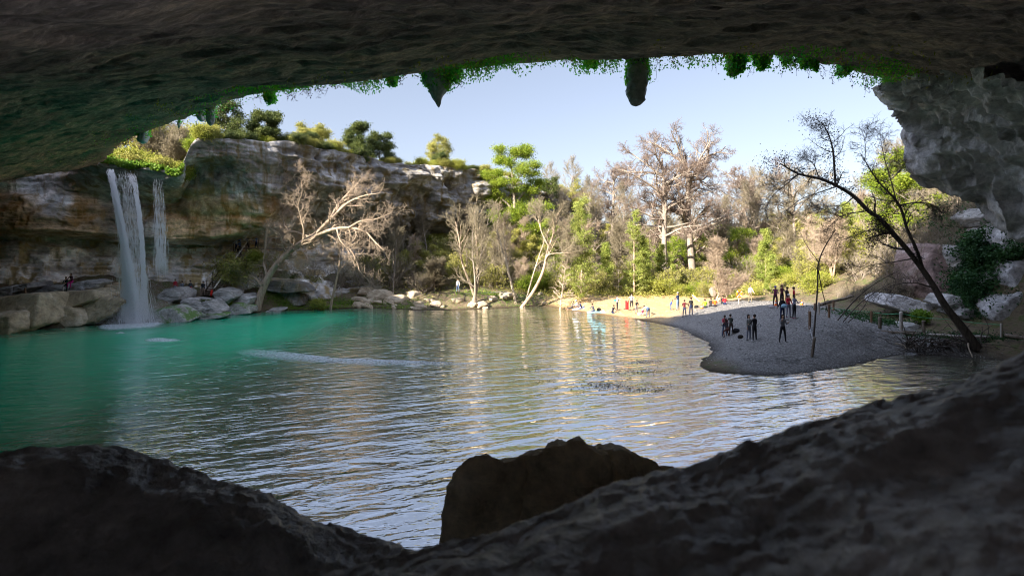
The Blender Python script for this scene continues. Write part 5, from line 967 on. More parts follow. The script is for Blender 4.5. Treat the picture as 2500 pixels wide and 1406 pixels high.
for q in DL[1][0][0]: P.append(q + r2.normal(0, 1, (60, 3)) * A(.34, .25, .3) - A(.12, 0, 0))
for q in DL[1][0][0][-5:]: P.append(q + r2.normal(0, 1, (70, 3)) * A(.45, .25, .22) - A(.2, 0, 0))
for q in DL[0][0][0][8:]: P.append(q + r2.normal(0, 1, (25, 3)) * A(.22, .2, .2))
for q in DL[2][0][0]: P.append(q + r2.normal(0, 1, (16, 3)) * A(.35, .2, .2))
P.append(at(2148, 548, 31.9) + r2.normal(0, 1, (1500, 3)) * A(.34, .3, .5)); P.append(at(2130, 590, 31.9) + r2.normal(0, 1, (500, 3)) * A(.25, .2, .3)); P.append(at(1890, 400, 32) + r2.normal(0, 1, (500, 3)) * A(.6, .4, .38))
leaf_mesh('vine_leaves', np.vstack(P) - B_, .075, r2, M['vine'], dt, .5)
make_tree('sapling', at(1988, 826, 31), [pxlimb([(1986, 826, 31, .055), (1990, 780, 31, .05), (1996, 700, 31, .045), (1997, 650, 31, .04), (2010, 610, 31, .035), (2040, 560, 31, .02)], 20)], [pxlimb([(1998, 660, 31, .03), (2005, 700, 31.4, .025), (2020, 760, 31.8, .02)]), pxlimb([(1999, 640, 31, .02), (1970, 600, 31, .015), (1950, 560, 31, .008)])],
 [dict(n_per=7, K=6, L=(.4, 1.2), tmin=.5, rmin=.005), dict(n_per=4, K=4, L=(.2, .5), rmin=.004)], (M['bark_dark'], M['twig_black']), 'thin crooked dark sapling standing at the gravel edge beside the posts', seed=96)
make_tree('leaning_saplings', at(2050, 785, 35), [pxlimb([(2045, 782, 35, .04), (2090, 730, 34.6, .035), (2140, 690, 34.2, .025), (2215, 650, 34, .012)]), pxlimb([(2058, 786, 35, .035), (2100, 740, 35, .03), (2150, 705, 35, .02), (2200, 680, 35, .01)]), pxlimb([(2070, 788, 35.2, .03), (2110, 748, 35.2, .02), (2130, 700, 35.3, .01)])], [], [dict(n_per=6, K=6, L=(.4, 1.4), tmin=.3, rmin=.006), dict(n_per=5, K=4, L=(.2, .6), rmin=.005)], (M['bark_dark'], M['twig_grey']), 'clump of long dark stems slanting right over the path', seed=97, cat='shrub')
# gnarled shrub with twisted trunk on the far bank, small leafy clumps
generic('twisted_tree', 1062, 735, 67, 5.2, 'twisted reddish trunk under the bright green bush on the far bank', 'crooked', 98, spread=.4, r=.16, mats=(M['bark_pale'], M['twig_grey']))
generic('leafy_sapling', 622, 640, 58.6, 1.8, 'yellow sunlit leaves of a sapling beside the tall thin trunk', 'bush', 99, cat='shrub')
generic('bank_bush', 778, 756, 59.6, 1.9, 'pale yellow-green bush at the waterline below the leaning tree', 'bush', 100, cat='shrub', dens=.5)
generic('green_bush', 2246, 775, 37.4, .75, 'bright green low bush beside the rope on the right bank', 'bush', 101, cat='shrub', dens=.7, mats=(M['bark_grey'], M['twig_grey'], M['herb']))
def grey_hanging(px, py, Y, s, seed, label): return generic('hanging_brush', px, py, Y, s, label, 'thicket', seed, cat='shrub', r=.05, dens=1.3)
grey_hanging(590, 700, 57.2, 4.8, 102, 'grey-green brush tumbling down beside the stairs'); grey_hanging(560, 690, 57, 3.6, 103, 'paler brush hanging beside the stair rail'); grey_hanging(612, 668, 59.4, 4.0, 104, 'brush behind the tall thin tree')
# ground cover
def cover(name, spec, mat, size, label, seed, n=1.0, h=.15):
    r = np.random.default_rng(seed); P = []
    for px, py, Y, sx, sy, k in spec:
        x0 = (px - 1250) / F * Y; xx = r.normal(x0, sx, int(k * n)); yy = r.normal(Y, sy, int(k * n)); z = gz(xx, yy); ok = sdist(xx, yy) > 0.05; P.append(np.c_[xx, yy, z + np.abs(r.normal(0, h, len(xx)))][ok])
    return tag(leaf_mesh(name, np.vstack(P), size, r, mat, None), label, 'plants', kind='stuff')
cover('grass', [(690, 0, 60, 1.6, .6, 2500), (600, 0, 57, .8, .5, 900), (860, 0, 63.6, 3.6, .5, 3500), (960, 0, 61, 3, .8, 1800), (1250, 0, 65, 3, 1.5, 1500), (800, 0, 61, 1.6, .5, 1500), (1180, 0, 66, 2.5, 1, 1400)], M['herb'], .11, 'bright grass and herbs along the far waterline', 1)
cover('undergrowth', [(1450, 0, 69, 5, 1.6, 5000), (1600, 0, 70, 5, 2, 5500), (1750, 0, 70, 5, 2, 5000), (1900, 0, 72, 6, 2.5, 4500), (2050, 0, 68, 5, 3, 4500), (1300, 0, 72, 4, 2, 3000), (1150, 0, 74, 5, 3, 3000), (1000, 0, 71, 4, 3, 2500)], M['olive'], .16, 'low tangled undergrowth covering the floor of the far bank', 2, h=.35)
cover('ivy', [(2170, 0, 38, 1.1, .5, 1500), (2120, 0, 39.5, 1.4, .6, 1200), (2300, 0, 34.2, 1.2, .4, 1500), (2400, 0, 33, 1.4, .5, 1200), (2080, 0, 42, 1.5, .8, 1000)], M['ivy'], .10, 'dark low ground plants along the right bank path', 3, h=.08)
def pebbles():
    r = np.random.default_rng(61); X = np.concatenate([r.uniform(11, 27, 5000), r.normal(24, 2.2, 5500), r.uniform(13, 22, 2500)]); Y = np.concatenate([r.uniform(27, 52, 5000), r.normal(31.5, 2.5, 5500), r.uniform(26, 29, 2500)])
    d = sdist(X, Y); ok = (d > .05) & (Y < 54); X, Y = X[ok], Y[ok]; n = len(X); C = np.c_[X, Y, gz(X, Y)]; s = r.uniform(.012, .045, n) ** 1.0 * np.where(r.random(n) < .04, 2.2, 1)
    O = A([1, 0, 0], [0, 1, 0], [-1, 0, 0], [0, -1, 0], [0, 0, .7], [0, 0, -.5]); V = C[:, None] + O[None] * s[:, None, None] * r.uniform(.6, 1.4, (n, 6, 1)); T = np.array([[0, 1, 4], [1, 2, 4], [2, 3, 4], [3, 0, 4], [1, 0, 5], [2, 1, 5], [3, 2, 5], [0, 3, 5]])
    return tag(mesh('pebbles', V.reshape(-1, 3), T=(T[None] + (np.arange(n) * 6)[:, None, None]).reshape(-1, 3), mats=M['grey']), 'loose pebbles scattered over the gravel spit', 'pebbles', kind='stuff')
pebbles()
r = np.random.default_rng(44); P = []
for px, py, Y, sx, sz, k in [(2385, 600, 40.2, .8, 1.0, 2600), (2375, 660, 39.6, .7, .9, 2200), (2400, 720, 38.2, 1.0, .9, 3600), (2350, 690, 39.2, .5, .6, 1200), (2410, 770, 36.6, .8, .7, 2600), (2375, 740, 37.6, .6, .5, 1200), (2480, 620, 38.4, .7, .5, 1400), (2500, 730, 36.6, .6, .4, 900), (2440, 650, 38.8, .7, .7, 1500), (2460, 600, 39.6, .7, .7, 1200), (2330, 560, 44, 1.2, 1.4, 1200)]:
    P.append(at(px, py, Y) + r.normal(0, 1, (k, 3)) * A(sx, .45, sz))
P = np.vstack(P + [q + r.normal(0, .12, q.shape) for q in P]); P = P[fbm(P * .9, 3, 2) > -.12]
tag(leaf_mesh('ivy_bank', P, .15, r, M['ivy'], None, .4), 'dark green ivy draped over the rocks of the right bank', 'ivy', kind='stuff')
# ---------------------------------------------------------------- people
def stand(px, py, hint, rng_=7):
    Y = np.linspace(hint - rng_, hint + rng_, 281); X = (px - 1250) / F * Y; d = gz(X, Y) - (CAMZ - (py - HOR) / F * Y)
    k = np.argmin(np.abs(d) + 0.012 * np.abs(Y - hint)); return A(X[k], Y[k], float(gz(A(X[k]), A(Y[k]))[0]))
def Rx(v, a): c, s = cos(a), sin(a); return A(v[0], v[1] * c - v[2] * s, v[1] * s + v[2] * c)
def Ry(v, a): c, s = cos(a), sin(a); return A(v[0] * c + v[2] * s, v[1], -v[0] * s + v[2] * c)
PCACHE = []
def person(loc, h, rz, label, top, bot, hair=(.03, .02, .015), skin=(.42, .26, .18), shoe=(.05, .05, .05), lean=0, hip=((2, 6), (-2, 6)), knee=(3, 3), arm=((5, 8, 12), (5, 8, 12)), head=0, long=False, shorts=False, cap=None, bare=False, sit=None, group=None, sleeve=True):
    """hip = (forward, outward) per leg, arm = (forward, outward, elbow) per arm, in degrees; the figure faces -Y"""
    R_ = radians; V = []; E = []; Rr = []; Tg = []
    def v(p, r, t, par=None):
        V.append(p); Rr.append(r); Tg.append(t)
        if par is not None: E.append((par, len(V) - 1))
        return len(V) - 1
    up = lambda z, y=0, x=0: Rx(A(x, y, z), R_(lean))
    pel = v(A(0, 0, 0), (.135, .10), 'b'); w1 = v(up(.16), (.115, .09), 't', pel); c1 = v(up(.32, -.01), (.135, .10), 't', w1); c2 = v(up(.46), (.10, .075), 't', c1)
    nk = v(up(.55), (.05, .05), 's', c2); hd = lambda z, y=0: up(.55) + Rx(A(0, y, z), R_(lean * .6 + head))
    h0 = v(hd(.06, -.01), (.065, .07), 's', nk); h1 = v(hd(.13, -.012), (.078, .095), 's', h0); h2 = v(hd(.20, -.005), (.062, .075), 's', h1); v(hd(.115, -.115), (.014, .014), 's', h1)
    SK = 's' if bare or not sleeve else 't'
    for sd, (af, ao, ae) in zip((-1, 1), arm):
        s = v(up(.455, 0, .165 * sd), (.055, .055), 't' if not bare else 's', c2); d = Rx(Ry(A(0, 0, -1), R_(-ao * sd)), R_(lean * .35 - af)); sp = V[s]
        e = v(sp + d * .29, (.042, .042), SK, s); d2 = Rx(Ry(A(0, 0, -1), R_(-ao * sd * .6 if ae < 60 else ao * sd * .9)), R_(lean * .35 - af - ae)); wr = v(V[e] + d2 * .25, (.027, .024), 's', e)
        q = d2 / np.linalg.norm(d2); lat = np.cross(q, A(1, 0, 0)); lat /= np.linalg.norm(lat) + 1e-6; pm = v(V[wr] + q * .075, (.030, .020), 's', wr)
        for k, (o_, L) in enumerate(((-.028, .060), (-.010, .074), (.010, .070), (.027, .052))):
            a1 = v(V[pm] + q * L * .55 + lat * o_, (.0095, .0095), 's', pm); v(V[a1] + q * L * .5 + A(-sd * .012, 0, 0), (.008, .008), 's', a1)
        th = v(V[wr] + q * .03 - lat * .045, (.011, .011), 's', wr); v(V[th] + q * .035 - lat * .008, (.009, .009), 's', th)
    low = [0.0]
    for sd, (hf, ho), kn in zip((-1, 1), hip, knee):
        a = v(A(.085 * sd, 0, -.05), (.088, .088), 'b', pel); d = Rx(Ry(A(0, 0, -1), R_(-ho * sd)), R_(-hf)); k_ = v(V[a] + d * .40, (.062, .062), 'b', a)
        d2 = Rx(Ry(A(0, 0, -1), R_(-ho * sd * .8)), R_(-hf + kn)); m_ = v(V[k_] + d2 * .20, (.054, .054), 's' if shorts else 'b', k_); an = v(V[k_] + d2 * .41, (.036, .036), 's' if shorts else 'b', m_)
        f = Rx(A(0, -1, 0), R_(min(40, max(-40, (-hf + kn) * .5)) if kn - hf > 20 else 0)); hl = v(V[an] + A(0, .02, -.045), (.038, .038), 'h', an); v(V[hl] + f * .17 + A(.03 * sd, 0, -.002), (.034, .026), 'h', hl)
        low.append(V[hl][2] - .035)
    z0 = min(low) if sit is None else -sit
    V = np.array(V) - A(0, 0, z0); sc = h / 1.70
    me = bpy.data.meshes.new('person'); me.from_pydata([tuple(x) for x in V * sc], E, []); o = bpy.data.objects.new('person', me); COL.objects.link(o)
    s = o.modifiers.new('s', 'SKIN'); sv = me.skin_vertices[0].data
    for i, r in enumerate(Rr): sv[i].radius = (r[0] * sc, r[1] * sc)
    sv[0].use_root = True; s.use_smooth_shade = True; m2 = o.modifiers.new('u', 'SUBSURF'); m2.levels = m2.render_levels = 1
    o.location = tuple(loc); o.rotation_euler = (0, 0, R_(rz)); tag(o, label, 'person', group)
    hc = V[h1] * sc; PCACHE.append((o, V * sc, E, Tg, (top if not bare else skin, bot, skin, shoe), hc, R_(lean * .6 + head), hair, long, cap, sc)); return o
_pm = {}
def pmat(c, nm='cloth'):
    k = tuple(round(x, 3) for x in c)
    if k not in _pm: _pm[k] = plain(nm, c, .85, .12, 14)
    return _pm[k]
def finish_people():
    dg = bpy.context.evaluated_depsgraph_get(); dg.update(); IV, IT = ico(2)
    for o, V, E, Tg, cols, hc, hp, hair, long, cap, sc in PCACHE:
        me = bpy.data.meshes.new_from_object(o.evaluated_get(dg)); me.materials.clear(); [me.materials.append(pmat(c, n)) for c, n in zip(cols, ('shirt_cloth', 'trouser_cloth', 'skin', 'shoe_leather'))]
        C = np.empty(len(me.polygons) * 3); me.polygons.foreach_get('center', C); C = C.reshape(-1, 3); a = V[[e[0] for e in E]]; b = V[[e[1] for e in E]]; ab = b - a
        t = np.clip(((C[:, None] - a) * ab).sum(2) / ((ab * ab).sum(1) + 1e-9), 0, 1); d = np.linalg.norm(C[:, None] - a - t[..., None] * ab, axis=2); k = d.argmin(1); tt = t[np.arange(len(C)), k]
        code = {'t': 0, 'b': 1, 's': 2, 'h': 3}; ca = np.array([code[Tg[e[0]]] for e in E]); cb = np.array([code[Tg[e[1]]] for e in E]); mi = np.where(tt < np.where(cb[k] == 2, .75, .45), ca[k], cb[k])
        mi = np.where((ca[k] == 2) & (cb[k] == 3), np.where(tt < .6, 2, 3), mi); me.polygons.foreach_set('material_index', mi.astype(np.int32)); me.polygons.foreach_set('use_smooth', np.ones(len(mi), bool))
        old = o.data; o.modifiers.clear(); o.data = me; bpy.data.meshes.remove(old)
        P = IV * A(.092, .108, .105); P = P[:]; P[:, 2] += .035; P[:, 1] += .028; P += .006 * noise(P * 40)[:, None]
        if long: m_ = P[:, 2] < .04; P[m_, 2] = P[m_, 2] * 3.0 - .10; P[m_, 1] = np.maximum(P[m_, 1], .0) * .8 + .02
        P = np.array([Rx(p, hp) for p in P]) * sc + hc; mesh('hair', P, T=IT, mats=pmat(hair, 'hair'), parent=o, smooth=True)
        if cap:
            P = IV * A(.1, .115, .085); P[:, 2] = np.maximum(P[:, 2], 0) + .07; br = (P[:, 1] < -.03) & (P[:, 2] < .09); P[br, 1] *= 1.7; P = np.array([Rx(p, hp) for p in P]) * sc + hc; mesh('cap', P, T=IT, mats=pmat(cap, 'cap_cloth'), parent=o, smooth=True)
BLK = (.022, .022, .026); GRY = (.16, .16, .17); NAVY = (.02, .03, .08); JEAN = (.07, .11, .20); MAR = (.10, .015, .025); RED = (.42, .03, .03); WHT = (.62, .62, .65); KHK = (.20, .17, .11); BLU = (.05, .10, .38); ORG = (.85, .12, .01); LIME = (.35, .75, .02)
SITK = dict(lean=22, hip=((72, 10), (68, 12)), knee=(118, 112), arm=((48, 10, 40), (44, 10, 45)), sit=.14)
def P_(px, py, Y, h, rz, label, top, bot, **k): return person(stand(px, py, Y), h, rz, label, top, bot, **k)
P_(1911, 835, 32.7, 1.66, 0, 'woman in grey top and black trousers standing alone in front, one hand at her mouth', GRY, BLK, hip=((2, 10), (-2, 10)), arm=((35, 8, 125), (28, -4, 95)), long=True)
P_(1828, 831, 32.6, 1.63, 20, 'woman in pale grey hooded top and grey trousers with long dark hair beside the one in black', (.30, .30, .29), (.17, .19, .24), long=True)
P_(1842, 832, 32.3, 1.66, 200, 'person all in black with white shoes seen from behind beside the pale grey top', BLK, BLK, shoe=WHT, arm=((10, 6, 20), (14, 22, 60)))
P_(1769, 821, 33.4, 1.50, -10, 'child in pink-red top and blue trousers standing in the huddle on the gravel', (.36, .06, .09), JEAN, arm=((40, 5, 50), (35, 5, 50)), head=25)
P_(1785, 818, 33.6, 1.45, 180, 'person in dark green-grey jacket seen from behind in the huddle on the gravel', (.04, .05, .045), (.05, .035, .03), lean=14, arm=((30, 8, 50), (30, 8, 50)))
P_(1777, 824, 33.0, 1.55, 190, 'long-haired person crouching in brown boots in front of the huddle on the gravel', (.03, .025, .03), (.10, .045, .04), lean=28, hip=((62, 10), (58, 10)), knee=(90, 86), long=True, arm=((50, 4, 50), (50, 4, 50)))
P_(1925, 775, 36.2, 1.62, 5, 'person in red shirt, grey trousers and white cap facing the camera in the group', (.45, .03, .05), (.20, .21, .27), cap=WHT, arm=((30, 10, 80), (10, 10, 30)), shoe=MAR)
P_(1939, 777, 36.0, 1.64, 25, 'person in grey blouse and black trousers beside the red shirt', (.24, .25, .33), BLK, shoe=(.35, .02, .08), arm=((25, 6, 70), (30, 6, 80)))
P_(1910, 781, 35.4, 1.62, 185, 'person in black jacket seen from behind with a pale blue bag on the back', BLK, NAVY, arm=((10, 10, 30), (10, 10, 30)))
P_(1893, 749, 41.5, 1.66, -30, 'person in purple hood and dark maroon jacket at the back of the group', (.13, .03, .08), (.06, .03, .04), hair=(.12, .10, .35), arm=((40, 8, 70), (30, 8, 60)), head=20)
P_(1909, 748, 41.8, 1.72, 15, 'tall person in dark red-brown jacket at the back centre of the group', (.09, .03, .04), BLK, arm=((30, 8, 80), (30, 8, 80)))
P_(1921, 750, 41.3, 1.62, 30, 'person in dark jacket behind the red shirt and white cap', (.05, .04, .05), (.06, .04, .04), head=18)
P_(1938, 752, 41.2, 1.66, 60, 'person in bright red jacket behind the grey blouse', (.38, .03, .04), BLK, arm=((20, 20, 80), (15, 15, 60)))
P_(1832, 738, 53, 1.70, 0, 'man in white and pink shirt and khaki trousers standing on top of the gravel spit', (.55, .50, .58), KHK, arm=((10, 14, 40), (10, 14, 40)), hair=BLK)
P_(1671, 775, 46.6, 1.60, 180, 'person in maroon sweater pointing left with both arms toward the water', MAR, (.05, .06, .11), arm=((40, 50, 10), (45, -10, 25)))
P_(1687, 771, 46.8, 1.68, 190, 'person in black jacket and white shoes beside the maroon sweater', BLK, NAVY, shoe=WHT, hip=((8, 9), (-8, 9)))
P_(1655, 757, 52, 1.74, -150, 'man in navy jacket, jeans and pale cap with his back turned on the sand', NAVY, (.14, .22, .36), cap=(.4, .4, .42), arm=((25, 4, 60), (20, 4, 60)))
P_(1636, 757, 53.5, 1.10, 60, 'small child in blue jacket bending on the sand left of the man in the navy jacket', BLU, JEAN, lean=35, hip=((25, 5), (10, 5)), knee=(25, 20))
P_(1722, 752, 52.5, 1.66, 170, 'person in lime green jacket sitting on the crest of the spit', LIME, BLK, **SITK)
P_(1746, 749, 52.8, 1.68, 165, 'person in orange jacket sitting on the crest of the spit', ORG, BLK, **SITK)
P_(1735, 749, 53.6, 1.60, 150, 'person in dark clothes sitting between the lime green and orange jackets', (.03, .025, .03), BLK, **SITK)
P_(1770, 744, 53.6, 1.66, 160, 'person in red jacket sitting on the crest of the spit', (.62, .02, .03), NAVY, **SITK)
P_(1763, 742, 54.4, 1.66, 140, 'dark-haired person in black sitting behind the red jacket', BLK, BLK, **SITK)
P_(1583, 775, 51, 1.72, 200, 'person in jeans and white shirt bent double over a bag at the water edge', (.55, .56, .62), JEAN, lean=88, hip=((14, 8), (6, 8)), knee=(14, 12), arm=((70, 5, 20), (75, 5, 15)), head=10, shoe=BLK)
P_(1554, 765, 53.5, 1.34, 20, 'boy in black top and grey trousers standing beside the grey T-shirt', BLK, (.20, .18, .20), lean=10, arm=((20, 10, 60), (20, 10, 60)))
P_(1542, 757, 55.5, 1.74, 0, 'man in grey T-shirt and black shorts holding out a red towel', (.30, .31, .36), BLK, shorts=True, sleeve=False, arm=((12, 38, 12), (8, 10, 20)))
P_(1507, 759, 55.5, 1.66, 60, 'person in white and black top with a turquoise pack raising an arm on the beach', (.45, .45, .48), (.04, .04, .05), arm=((75, 5, 20), (20, 8, 40)))
P_(1495, 764, 54.5, 1.66, 30, 'person in dark jacket sitting on the sand at the feet of the one with the turquoise pack', (.03, .03, .05), NAVY, **SITK)
P_(1450, 760, 56.5, 1.68, -60, 'person sitting upright on the pale blue mat', (.07, .07, .10), (.09, .10, .16), **SITK)
P_(1420, 754, 59, 1.68, -70, 'person in navy reclining at the left end of the beach', NAVY, (.12, .13, .2), **SITK)
P_(1412, 751, 60, 1.66, -80, 'person in white shirt and white cap sitting at the left tip of the beach', (.6, .58, .58), (.12, .08, .08), cap=WHT, **SITK)
P_(1396, 753, 60, 1.6, -75, 'person with bare legs stretched out at the very tip of the beach', (.08, .07, .08), (.04, .04, .05), shorts=True, lean=-20, hip=((88, 8), (84, 8)), knee=(12, 20), arm=((-30, 12, 10), (-30, 12, 10)), sit=.12)
P_(1567, 771, 51.5, 1.0, 30, 'toddler in pink and purple crouching by the bent-over person', (.45, .07, .25), (.35, .33, .40), lean=30, hip=((80, 12), (80, 12)), knee=(120, 120), hair=(.35, .05, .15))
P_(1118, 713, 68, 1.66, 10, 'person in white shirt and blue jeans standing among the rocks of the far bank', (.6, .6, .62), (.12, .18, .32))
P_(428, 718, 54.2, 1.55, 10, 'person in red jacket and grey trousers, leftmost of the visitors by the falls', (.42, .03, .05), (.25, .26, .30))
P_(444, 726, 53.6, 1.70, 0, 'person in white trousers and grey vest on the rocks by the falls', (.13, .14, .17), (.70, .70, .72), hip=((2, 7), (-2, 7)))
P_(465, 722, 54.2, 1.62, 180, 'person in grey shirt and red shorts seen from behind near the stairs', (.07, .075, .09), RED, shorts=True)
P_(496, 724, 54.8, 1.66, 0, 'person in black jacket at the foot of the stairs', (.025, .03, .04), (.24, .18, .14), shorts=False)
person(at(483, 776, 50.4) - A(0, 0, 0), 1.6, -60, 'bather in red shorts crouching on the low wet ledge', RED, RED, skin=(.50, .28, .20), bare=True, shorts=True, shoe=(.50, .28, .20), lean=62, hip=((95, 10), (90, 10)), knee=(125, 118), arm=((70, 5, 10), (65, 5, 20)), sit=.30)
person(at(163, 704, 47.0), 1.5, 10, 'person in dark green jacket sitting on the wedge shaped rock, left one of two', (.01, .03, .025), BLK, lean=12, hip=((60, 8), (60, 8)), knee=(70, 66), arm=((40, 5, 40), (40, 5, 40)), sit=.42)
person(at(176, 696, 47.1), 1.55, -5, 'long-haired person in dark maroon with a pink hem on the wedge shaped rock, right one of two', (.06, .02, .03), (.40, .02, .16), long=True, lean=12, hip=((60, 8), (60, 8)), knee=(70, 66), arm=((40, 5, 40), (40, 5, 40)), sit=.42)

# stairs beside the falls with their rails
def box(c, s, rz=0.0, tilt=0.0):
    V = np.array([[x, y, z] for x in (-1, 1) for y in (-1, 1) for z in (-1, 1)], float) * A(*s) / 2; V = np.array([Rx(v_, tilt) for v_ in V]) if tilt else V
    ca, sa = cos(rz), sin(rz); V = V @ np.array([[ca, sa, 0], [-sa, ca, 0], [0, 0, 1]]) + A(*c); return V, np.array([[0, 1, 3, 2], [4, 6, 7, 5], [0, 4, 5, 1], [2, 3, 7, 6], [0, 2, 6, 4], [1, 5, 7, 3]])
def boxes(L):
    Vs, Qs, n0 = [], [], 0
    for b_ in L: V, Q = box(*b_); Vs.append(V); Qs.append(Q + n0); n0 += 8
    return np.vstack(Vs), np.vstack(Qs)
M['wood_old'] = bark_mat('weathered_wood', (.10, .08, .06), (.24, .20, .16)); M['wood_pale'] = bark_mat('pale_rail_wood', (.34, .31, .27), (.52, .48, .43)); M['wood_post'] = bark_mat('brown_post_wood', (.13, .08, .05), (.26, .17, .11))
b0 = at(508, 722, 55.3); b1 = at(586, 612, 60.3); SD = b1 - b0; hd_ = math.atan2(SD[1], SD[0]); lat = A(-sin(hd_), cos(hd_), 0)
o = empty('stairs', tuple(b0), 'steep wooden stairs with handrails climbing the rock beside the falls', 'stairs'); B0 = b0
for k in range(24):
    c = b0 + SD * (k + .5) / 24; V, Q = box(c - B0, (.34, 1.5, .07), hd_); mesh('step', V, Q, mats=M['wood_old'], parent=o)
for s_, nm in ((-.85, 'near'), (.85, 'far')):
    V, Q = Tubes().add(np.array([b0 + lat * s_ + A(0, 0, -.1), b1 + lat * s_ + A(0, 0, -.1)]) - B0, [.12, .12], 4).geo(); mesh('stringer', V, Q, mats=M['wood_old'], parent=o)
    mt = M['wood_pale']; Tubes().add(np.array([b0 - SD * .03 + lat * s_ + A(0, 0, .95), b1 + SD * .02 + lat * s_ + A(0, 0, .95)]) - B0, [.085, .07] if s_ < 0 else [.05, .05], 6).build('handrail', mt, o)
    for k in range(7):
        c = b0 + SD * k / 6 + lat * s_ - B0; Tubes().add(np.array([c - A(0, 0, .8), c + A(0, 0, .95)]), [.045, .045], 6).build('rail_post', M['wood_old'], o)
tp = b1 + SD * .02; P1 = at(716, 598, 63.5)
V, Q = boxes([(tuple((tp + P1) / 2 - B0 - A(0, 0, .15)), (np.linalg.norm((P1 - tp)[:2]) + 1, 1.8, .14), math.atan2(*(P1 - tp)[[1, 0]]))]); mesh('walkway', V, Q, mats=M['wood_old'], parent=o)
Tubes().add(np.array([tp + A(0, -.7, 1.0), P1 + A(0, -.7, 1.0)]) - B0, [.05, .05], 6).build('handrail', M['wood_pale'], o)
for k in range(6): c = tp + (P1 - tp) * (k + .3) / 6 + A(0, -.7, 0) - B0; Tubes().add(np.array([c - A(0, 0, 1.2), c + A(0, 0, 1.0)]), [.045, .045], 6).build('rail_post', M['wood_old'], o)
for f_, h, top, bot, hair, lb in [(.90, 1.62, (.10, .14, .30), BLK, BLK, 'visitor in dark blue coming down near the top of the stairs, lowest of the line'), (.95, 1.66, (.60, .62, .70), NAVY, BLK, 'visitor in white and blue shirt second from the bottom of the line on the stairs'),
    (1.0, 1.66, (.20, .30, .62), JEAN, (.35, .33, .33), 'visitor in light blue shirt at the head of the stairs'), (1.055, 1.70, (.05, .06, .12), BLK, BLK, 'dark-haired visitor in navy behind the light blue shirt'), (1.10, 1.66, (.45, .48, .60), NAVY, BLK, 'visitor in pale top on the stair landing'), (1.15, 1.72, (.04, .14, .48), NAVY, BLK, 'visitor in bright blue jacket, rearmost at the stair landing')]:
    q = b0 + SD * min(f_, 1.0) + A(1.1, .55, 0) * max(0, (f_ - 1) * 8) + lat * .3 * ((int(f_ * 100) % 3) - 1); person(q + A(0, 0, .05), h, -30, lb, top, bot, hair=hair, hip=((10, 5), (-4, 5)), knee=(14, 6), arm=((30, 12, 40), (20, 10, 40)), head=15)
q = at(516, 716, 55.0); o = empty('rescue_tube', tuple(q), 'red rescue float leaning at the foot of the stair rail', 'rescue float'); Tubes().add(np.array([[-.06, 0, -.35], [0, 0, -.2], [0.03, 0, .2], [.08, 0, .38]]) * 1.0, [.03, .13, .13, .05], 8).build('float', plain('red_plastic', (.55, .03, .02), .5), o); Tubes().add(np.array([[.08, 0, .38], [.14, .02, .46], [.2, .02, .40]]), [.012] * 3, 5).build('strap', M['twigdark'], o)

# posts, rope and logs
def post(px, pt, pb, Y, label, mat='wood_post', r=.085, lean=0.0):
    b_ = at(px, pb, Y); L = (pb - pt) / F * Y; t = A(lean, 0, L); K = 9; s = np.linspace(0, 1, K)[:, None]; P = A(0, 0, -.35) + s * (t + A(0, 0, .35)); R = np.full(K, r) * (1 + .08 * noise(P * 4)); P = np.vstack([P, P[-1:] + A(0, 0, .012), P[-1:] + A(0, 0, .016)]); R = np.r_[R, r * .8, .002]
    P[:, :2] += .015 * noise(P * 3 + px)[:, None]; o = Tubes().add(P, R, 10).build('post', M[mat], None); o.location = tuple(b_); return tag(o, label, 'post', 'wooden posts round the spit and path')
for a in [(1977, 760, 799, 33.5, 'stout brown post on the gravel edge left of the thin sapling'), (1989, 741, 764, 40, 'short dark post behind the stout gravel edge post', 'wood_post', .08), (1999, 738, 768, 38, 'pale thin post just right of the thin sapling', 'wood_pale', .07), (2024, 742, 778, 37, 'post at the back corner of the gravel where the rope starts'), (2035, 733, 747, 41, 'far short post under the fallen beam', 'wood_post', .08),
    (2127, 759, 791, 37.5, 'post behind the path, leftmost on the rope'), (2148, 774, 810, 35.5, 'post in front of the path beside the end of the log', 'wood_old', .11), (2200, 761, 804, 36, 'tall pale post holding up the rope', 'wood_pale', .11), (2255, 783, 815, 35, 'brown post at the right end of the log', 'wood_old', .105), (2445, 790, 820, 32.8, 'post on the right near the big pitted boulder', 'wood_pale', .075),
    (1980, 823, 873, 29.2, 'leaning charred post at the front of the gravel spit', 'wood_old', .08, .20)]: post(*a)
